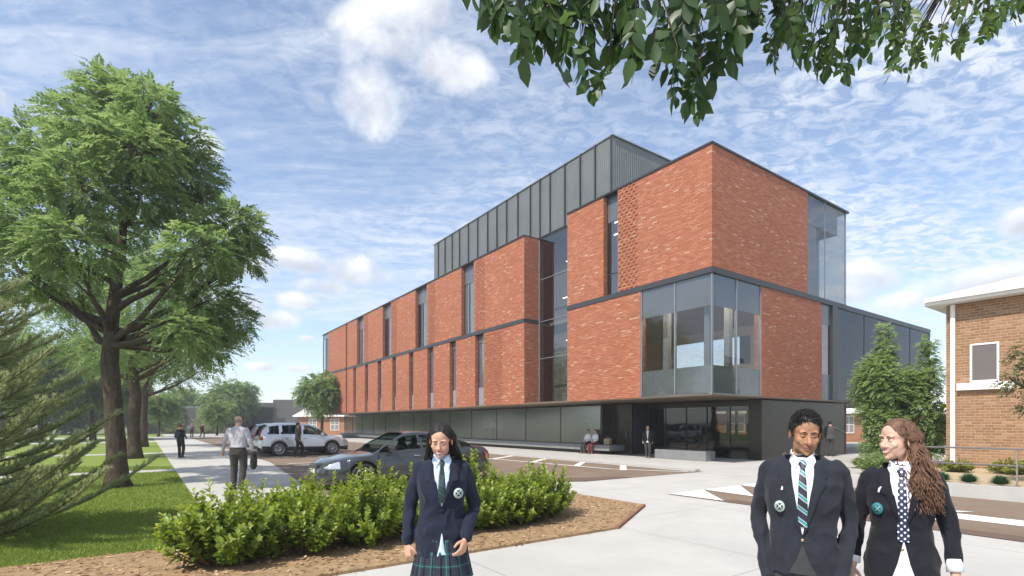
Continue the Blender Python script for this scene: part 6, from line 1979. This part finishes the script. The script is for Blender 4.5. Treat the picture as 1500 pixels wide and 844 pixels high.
        if hs == 'long':
            for i in range(g('strands', 150)):
                th = rnd.uniform(-.30, PI + .30); ph = math.acos(rnd.uniform(-.2, .93))
                q = Vector((rr.x * math.sin(ph) * math.cos(th), rr.y * math.sin(ph) * math.sin(th), rr.z * math.cos(ph)))
                if q.y < -.025 and q.z < .05 and abs(q.x) < .07 * wd: continue
                c = cc + q * 1.0
                P0 = M @ c
                out = (M.to_3x3() @ Vector((q.x, q.y, 0))).normalized() if Vector((q.x, q.y, 0)).length > 1e-4 else Vector((0, 1, 0))
                tgt = spec['fall'](rnd, c, out, dz)
                e1 = M @ (cc + Vector((q.x * 1.05 + (.012 if q.x > 0 else -.012), max(q.y, .0) * 1.05, -.05)))
                ov = .016 if g('wave') else .007
                pts_ = [P0, P0.lerp(e1, .5) + out * ov, e1 + out * .005, e1.lerp(tgt, .5) + out * .010, tgt]
                r0 = rnd.uniform(.008, .013) * g('strand_r', 1.0)
                P_, R_ = cr(pts_, [r0 * .7, r0, r0, r0 * .9, .0022], 7)
                wv = g('wave', 0)
                if wv:
                    fq = rnd.uniform(52, 72); p0_ = rnd.uniform(0, 6); p1_ = rnd.uniform(0, 6)
                    L_ = 0
                    for q_ in range(1, len(P_)):
                        L_ += .017; am = wv * min(1, q_ / 9.0)
                        P_[q_] = P_[q_] + Vector((math.sin(L_ * fq + p0_), math.cos(L_ * fq * .9 + p1_), .3 * math.sin(L_ * fq * 1.3))) * am
                mb.tube(P_, R_, 6, cap=True)
        mb.build('hair', spec['hairm'], root, uv=False)
    return root

pmat('lash', (0.012, 0.009, 0.008), .6); pmat('eyewhite', (.62, .60, .58), .25); pmat('iris', (.035, .022, .014), .2); pmat('teeth', (.72, .70, .66), .3)
pmat('brass', (.55, .42, .20), .3, .9); pmat('black_shoe', (.018, .017, .016), .35)
SK1 = skin_mat('warm_skin', (.55, .315, .21), (.36, .10, .085)); SK2 = skin_mat('brown_skin', (.36, .185, .105), (.27, .10, .075)); SK3 = skin_mat('fair_skin', (.60, .37, .275), (.46, .16, .14))
NAVY = cloth('navy_blazer', (.014, .0175, .034), .85, .35); NAVYB = cloth('blue_black_blazer', (.021, .0235, .032), .85, .35); BLK = cloth('black_blazer', (.0125, .013, .019), .85, .35)
BLUE = cloth('pale_blue_shirt', (.50, .62, .76), .8, .2); WHT = cloth('white_shirt', (.74, .74, .77), .8, .2); LILAC = cloth('lilac_grey_shirt', (.44, .42, .46), .85, .35, var=.06)
GREYT = cloth('charcoal_trousers', (.045, .046, .047), .85, .35); GREYD = cloth('dark_trousers', (.055, .050, .045), .85, .4); DARK = cloth('dark_suit', (.025, .024, .024), .85, .3); GJ = cloth('grey_suit_jacket', (.085, .082, .078), .85, .3)
MAR = cloth('maroon_top', (.16, .035, .03), .85, .3)
HB_ = hair_mat('black_hair', (.006, .005, .0045), (.030, .023, .020)); HBR = hair_mat('brown_wavy_hair', (.045, .022, .013), (.21, .115, .07)); HBK = hair_mat('short_black_hair', (.008, .0075, .007), (.028, .025, .024)); HRED = hair_mat('auburn_hair', (.13, .04, .02), (.24, .08, .04)); HGR = hair_mat('grey_stubble', (.24, .20, .17), (.34, .29, .25)); HDK = hair_mat('dark_brown_hair', (.02, .014, .01), (.06, .04, .03))
TIE1 = stripe_tie('dark_green_tie', [(0, (.010, .035, .035)), (.42, (.012, .018, .035)), (.62, (.03, .11, .10)), (.70, (.010, .030, .033))], .05, R(35))
TIE2 = stripe_tie('teal_striped_tie', [(0, (.014, .016, .03)), (.30, (.60, .62, .58)), (.36, (.03, .21, .25)), (.62, (.42, .50, .48)), (.68, (.014, .016, .03))], .052, R(35))
TIE3 = dot_tie()
CREST = emblem_mat('pale_round_crest', (.42, .52, .47), (.50, .56, .50), (.014, .018, .035)); CREST2 = emblem_mat('teal_round_crest', (.03, .20, .25), (.16, .42, .42), (.02, .06, .10))
WPIN = MATS['teeth']

def face_cam(x, y): return math.atan2(-x, y) * -1.0
def rz_to_cam(x, y): return math.atan2(x, -y) + PI if False else -math.atan2(x, y)

# the girl walking in front of the hedge
def fall1(rnd, c, out, dz):
    sx = 1 if c.x > 0 else -1
    return Vector((sx * rnd.uniform(.045, .13) + (.055 if sx > 0 else -.005), rnd.uniform(.05, .135), rnd.uniform(1.24, 1.36)))
person(dict(label='smiling girl in navy blazer, pale blue shirt and tartan skirt in front of the hedge', loc=(-.49, 3.65, 0), rz=rz_to_cam(-.49, 3.65), h=1.665, hi=True, skin=SK1, hairm=HB_, hair='long', part=True, fall=fall1, seed=2, strands=560, strand_r=.46, wave=.0035,
    head=(-.16, .30, .02), down=True, teeth=True, jacket=NAVY, shirt=BLUE, tie=TIE1, tie_end=1.14, vz=1.115, skirt=(.60, .98), hem=.765, split=(.93, .035, BLUE), top_w=1.03, sx=.97, sock=DARK,
    arms=dict(L=[(.238, .05, 1.10), (.170, -.140, .895)], dL=(-.30, -.35, -.9), pL=(-.75, .55, .05), R=[(-.232, .06, 1.10), (-.250, -.02, .85)], dR=(.12, -.12, -1), pR=(.75, .6, 0)), curl=.62, cuffs=False,
    legs=dict(L=[(.085, 0, .87), (.085, -.05, .48), (.08, -.02, .085)], R=[(-.085, 0, .87), (-.085, .0, .48), (-.08, .06, .085)]),
    buttons=[(1.085, .0)], pins=[('disc', .115, 1.205, .036, CREST)], btn=NAVY))
# the boy with hands in his pockets
person(dict(label='smiling boy in navy blazer and striped teal tie, hands in his trouser pockets', loc=(1.60, 2.88, 0), rz=rz_to_cam(1.60, 2.88), h=1.73, hi=True, male=True, skin=SK2, hairm=HBK, hair='short', seed=3, wide=1.02, sx=.875, nose=1.10,
    head=(.24, .22, .03), down=True, jacket=NAVYB, shirt=WHT, tie=TIE2, tie_end=1.085, vz=1.045, trousers=GREYT, hem=.825, split=(.99, .075, GREYT), top_w=1.05,
    arms=dict(L=[(.252, .085, 1.10), (.205, -.035, .875)], R=[(-.252, .085, 1.10), (-.205, -.035, .875)], dL=(-.7, .25, -.7), dR=(.7, .25, -.7)), cuff_up=-.085, hand_sides=(1, -1), curl=.7,
    buttons=[(1.015, .0)], pins=[('disc', -.118, 1.185, .030, CREST), ('pin', -.105, 1.285, .0085, WPIN), ('pin', -.075, 1.283, .0065, WPIN)]))
# the girl with long wavy hair
def fall3(rnd, c, out, dz):
    if rnd.random() < .80: return Vector((rnd.uniform(.035, .205), rnd.uniform(-.155, -.06), rnd.uniform(1.19, 1.36)))
    return Vector((rnd.uniform(.0, .21), rnd.uniform(.06, .13), rnd.uniform(1.22, 1.34)))
person(dict(label='girl with long wavy brown hair, black blazer, dotted tie and white shirt, looking sideways', loc=(2.135, 2.87, 0), rz=rz_to_cam(2.135, 2.87) + .02, h=1.68, hi=True, skin=SK3, hairm=HBR, hair='long', fall=fall3, seed=4, strands=760, wave=.0095, strand_r=.42, sx=.88,
    head=(-.80, .03, .0), teeth=True, smile=1.0, gaze=-.002, jacket=BLK, shirt=WHT, tie=TIE3, tie_end=1.035, vz=1.105, vx=.012, skirt=(.58, .99), hem=.80, split=(1.035, .068, WHT), cuffs=True, cuff_up=.06, cuff_len=.045, top_w=1.02,
    arms=dict(L=[(.238, .03, 1.115), (.262, -.03, .875)], R=[(-.232, .04, 1.115), (-.256, -.04, .865)], pL=(-.8, .5, 0), pR=(.8, .5, 0)), curl=.4, sock=DARK,
    legs=dict(L=[(.085, 0, .87), (.085, -.05, .48), (.08, .02, .085)], R=[(-.085, 0, .87), (-.085, .02, .48), (-.08, .08, .085)]),
    buttons=[(1.075, .012), (.995, .005)], pins=[('disc', -.118, 1.205, .032, CREST2), ('pin', -.108, 1.31, .010, WPIN)]))
# bracelet on the wavy-haired girl is part of her; smaller figures around the site
def feet(px, py): return G(px, py)
walk = dict(L=[(.09, 0, .87), (.10, -.19, .50), (.10, -.17, .085)], R=[(-.09, 0, .87), (-.10, .02, .48), (-.10, .22, .13), (0, -.85, -.5)])
b = feet(349, 718)
person(dict(label='bald man in lilac-grey shirt and dark trousers walking away along the pale path', loc=(b.x, b.y, .01), rz=PI + .12, h=1.84, male=True, vox=.006, skin=SK3, hairm=HGR, hair='balding', seed=6, shirt=LILAC, trousers=GREYD, hem=.97, top_w=1.10, top_d=1.12, tr_w=1.04,
    arms=dict(L=[(.29, .02, 1.13), (.36, -.06, .90)], R=[(-.27, .03, 1.12), (-.29, -.06, .88)], pL=(-.8, .4, 0), pR=(.8, .4, 0)), legs=dict(L=[(.095, 0, .87), (.11, -.06, .48), (.11, .0, .085)], R=[(-.095, 0, .87), (-.105, -.02, .48), (-.10, .12, .11), (0, -.9, -.35)]), front=False, curl=.7))
# the jacket he carries
cj = MB()
rows = []
for (z, rx, ry) in ((.90, .035, .06), (.86, .055, .085), (.75, .065, .095), (.62, .070, .10), (.52, .060, .09), (.47, .03, .05)):
    rows.append(sring(z, .0, 0, rx, ry, 20, 2.2))
cj.rings(rows); me = remesh(cj, .012, 2, .5, 'carried_jacket', [DARK]); ruffle(me, .02, 10.0)
o = link_mesh('carried_jacket', me); o.location = (b.x + .36, b.y + .05, .04); tag(o, "dark folded jacket hanging from the bald man's hand", 'jacket')
# boy with a backpack
b = feet(264.5, 671)
bag_m = cloth('navy_backpack', (.030, .036, .060), .8, .3)
person(dict(label='auburn-haired boy in dark uniform with a backpack, walking away on the path', loc=(b.x, b.y, .01), rz=PI - .1, h=1.62, male=True, skin=SK3, hairm=HRED, hair='short', seed=7, jacket=DARK, shirt=None, trousers=DARK, hem=.82, front=False,
    arms=dict(L=[(.26, .04, 1.14), (.20, -.14, 1.02)], R=[(-.26, .04, 1.14), (-.20, -.14, 1.02)]), legs=dict(L=[(.09, 0, .87), (.08, -.02, .48), (.06, .0, .085)], R=[(-.09, 0, .87), (-.13, -.04, .48), (-.17, .10, .10)])))
bp = MB(); bp.ell((0, .20, 1.18), (.155, .10, .21)); bp.ell((0, .28, 1.10), (.11, .05, .11)); me = remesh(bp, .012, 3, .5, 'backpack', [bag_m])
o = link_mesh('backpack', me); o.location = (b.x, b.y, .01); o.rotation_euler = (0, 0, PI - .1); o.scale = (.95, .95, .95); tag(o, 'dark blue backpack on the back of the auburn-haired boy', 'backpack')
# two far students
for i, (px, lb, top, rz_) in enumerate(((281, 'far student in grey top standing on the far path', cloth('grey_top', (.16, .15, .17)), .6), (296, 'far student in maroon top striding along the far path', MAR, 1.3))):
    p_ = Vector(((px - 750) / 766 * 62, 62, .02))
    person(dict(label=lb, loc=p_, rz=rz_, h=1.68, male=bool(i), vox=.018, skin=SK3, hairm=[HBR, HRED][i], hair='shortlo', seed=8 + i, shirt=top, trousers=DARK, hem=.9, front=False, face=False, legs=walk if i else {}))
# man passing the silver car
b = feet(436.5, 670)
person(dict(label='man in dark jacket walking past the silver car', loc=(b.x, b.y, .015), rz=PI / 2 + .25, h=1.70, male=True, skin=SK2, hairm=HBK, hair='short', seed=10, jacket=GJ, shirt=None, trousers=DARK, hem=.80, front=False, legs=walk,
    arms=dict(L=[(.24, .06, 1.12), (.25, -.03, .87)], R=[(-.24, .0, 1.12), (-.25, -.10, .88)])))
# man coming out of the entrance
b = feet(949, 671)
person(dict(label='man in dark jacket and pale shirt standing outside the dark entrance', loc=(b.x, b.y, .0), rz=rz_to_cam(b.x, b.y) - .1, h=1.58, male=True, skin=SK3, hairm=HDK, hair='short', seed=11, jacket=DARK, shirt=WHT, vz=.95, split=(.97, .07, WHT), trousers=GREYT, hem=.80, legs=dict(L=[(.09, 0, .87), (.10, -.1, .49), (.09, -.08, .085)], R=[(-.09, 0, .87), (-.08, .02, .48), (-.07, .1, .10)])))
# man by the dark wall, arm out
b = Vector(((1216 - 750) / 766 * 26.6, 26.6, 0))
person(dict(label='man in grey suit reaching out beside the dark ground floor wall', loc=b, rz=PI - .45, h=1.80, male=True, skin=SK3, hairm=HDK, hair='short', seed=12, jacket=GJ, shirt=None, trousers=GREYD, hem=.82, front=False,
    arms=dict(R=[(-.40, -.08, 1.24), (-.62, -.16, 1.14)], L=[(.24, .05, 1.12), (.22, -.08, .90)])))
# two students sitting on the ledge, one standing behind the glass
sit = dict(L=[(.09, 0, .90), (.10, -.42, .50), (.10, -.36, .085)], R=[(-.09, 0, .90), (-.10, -.42, .50), (-.11, -.38, .085)])
for i, (yl, lb, jm_, sk_) in enumerate(((9.35, 'student in maroon sleeves sitting on the concrete ledge, left of two', MAR, None), (8.75, 'student in white shirt sitting on the concrete ledge, right of two', WHT, MAR))):
    p_ = L(2.22, yl, 0)
    person(dict(label=lb, loc=p_, rz=ROT - PI / 2, h=1.62, skin=SK1, hairm=[HBR, HDK][i], hair='short', seed=14 + i, lift=-.29, shirt=jm_ if i else WHT, trousers=[GREYD, MAR][i], hem=.88, front=False, legs=sit,
        arms=dict(L=[(.23, -.05, 1.12), (.10, -.22, 1.00)], R=[(-.23, -.05, 1.12), (-.10, -.22, 1.00)])))
for i, (px, dd, lb) in enumerate(((861, 3.1, 'faint figure standing behind the glass above the seated students'), (713, 3.0, 'faint pale figure behind the long ground floor glass, left one'), (722, 3.05, 'faint pale figure behind the long ground floor glass, right one'))):
    y_ = tL(px, dd); p_ = L(dd, y_, .35)
    person(dict(label=lb, loc=p_, rz=ROT - PI / 2 + i * .4, h=1.66, male=(i == 0), vox=.014, skin=SK3, hairm=HDK, hair='shortlo', seed=20 + i, shirt=WHT if i else DARK, trousers=DARK, hem=.9, front=False, face=False))
mb = MB(); mb.box(2.65, 3.6, 8.9, 54, .2, .35); mb.build('inner_floor', M_infloor, bld)
# bag on the ledge
M_bag = cloth('tan_canvas_bag', (.36, .28, .17), .85, .3)
mb = MB(); mb.rbox(-.13, .13, -.20, .20, 0, .36, .05); me = remesh(mb, .012, 2, .5, 'shoulder_bag', [M_bag]); ruffle(me, .015, 9)
o = link_mesh('shoulder_bag', me); o.location = L(2.35, 7.95, .505); o.rotation_euler = (0, 0, ROT); tag(o, 'tan canvas bag standing at the end of the concrete ledge', 'bag')
h_ = MB(); h_.tube([(0, -.10, .33), (0, -.07, .45), (0, .07, .45), (0, .10, .33)], .012, 6); h_.build('handle', M_bag, o, uv=False)
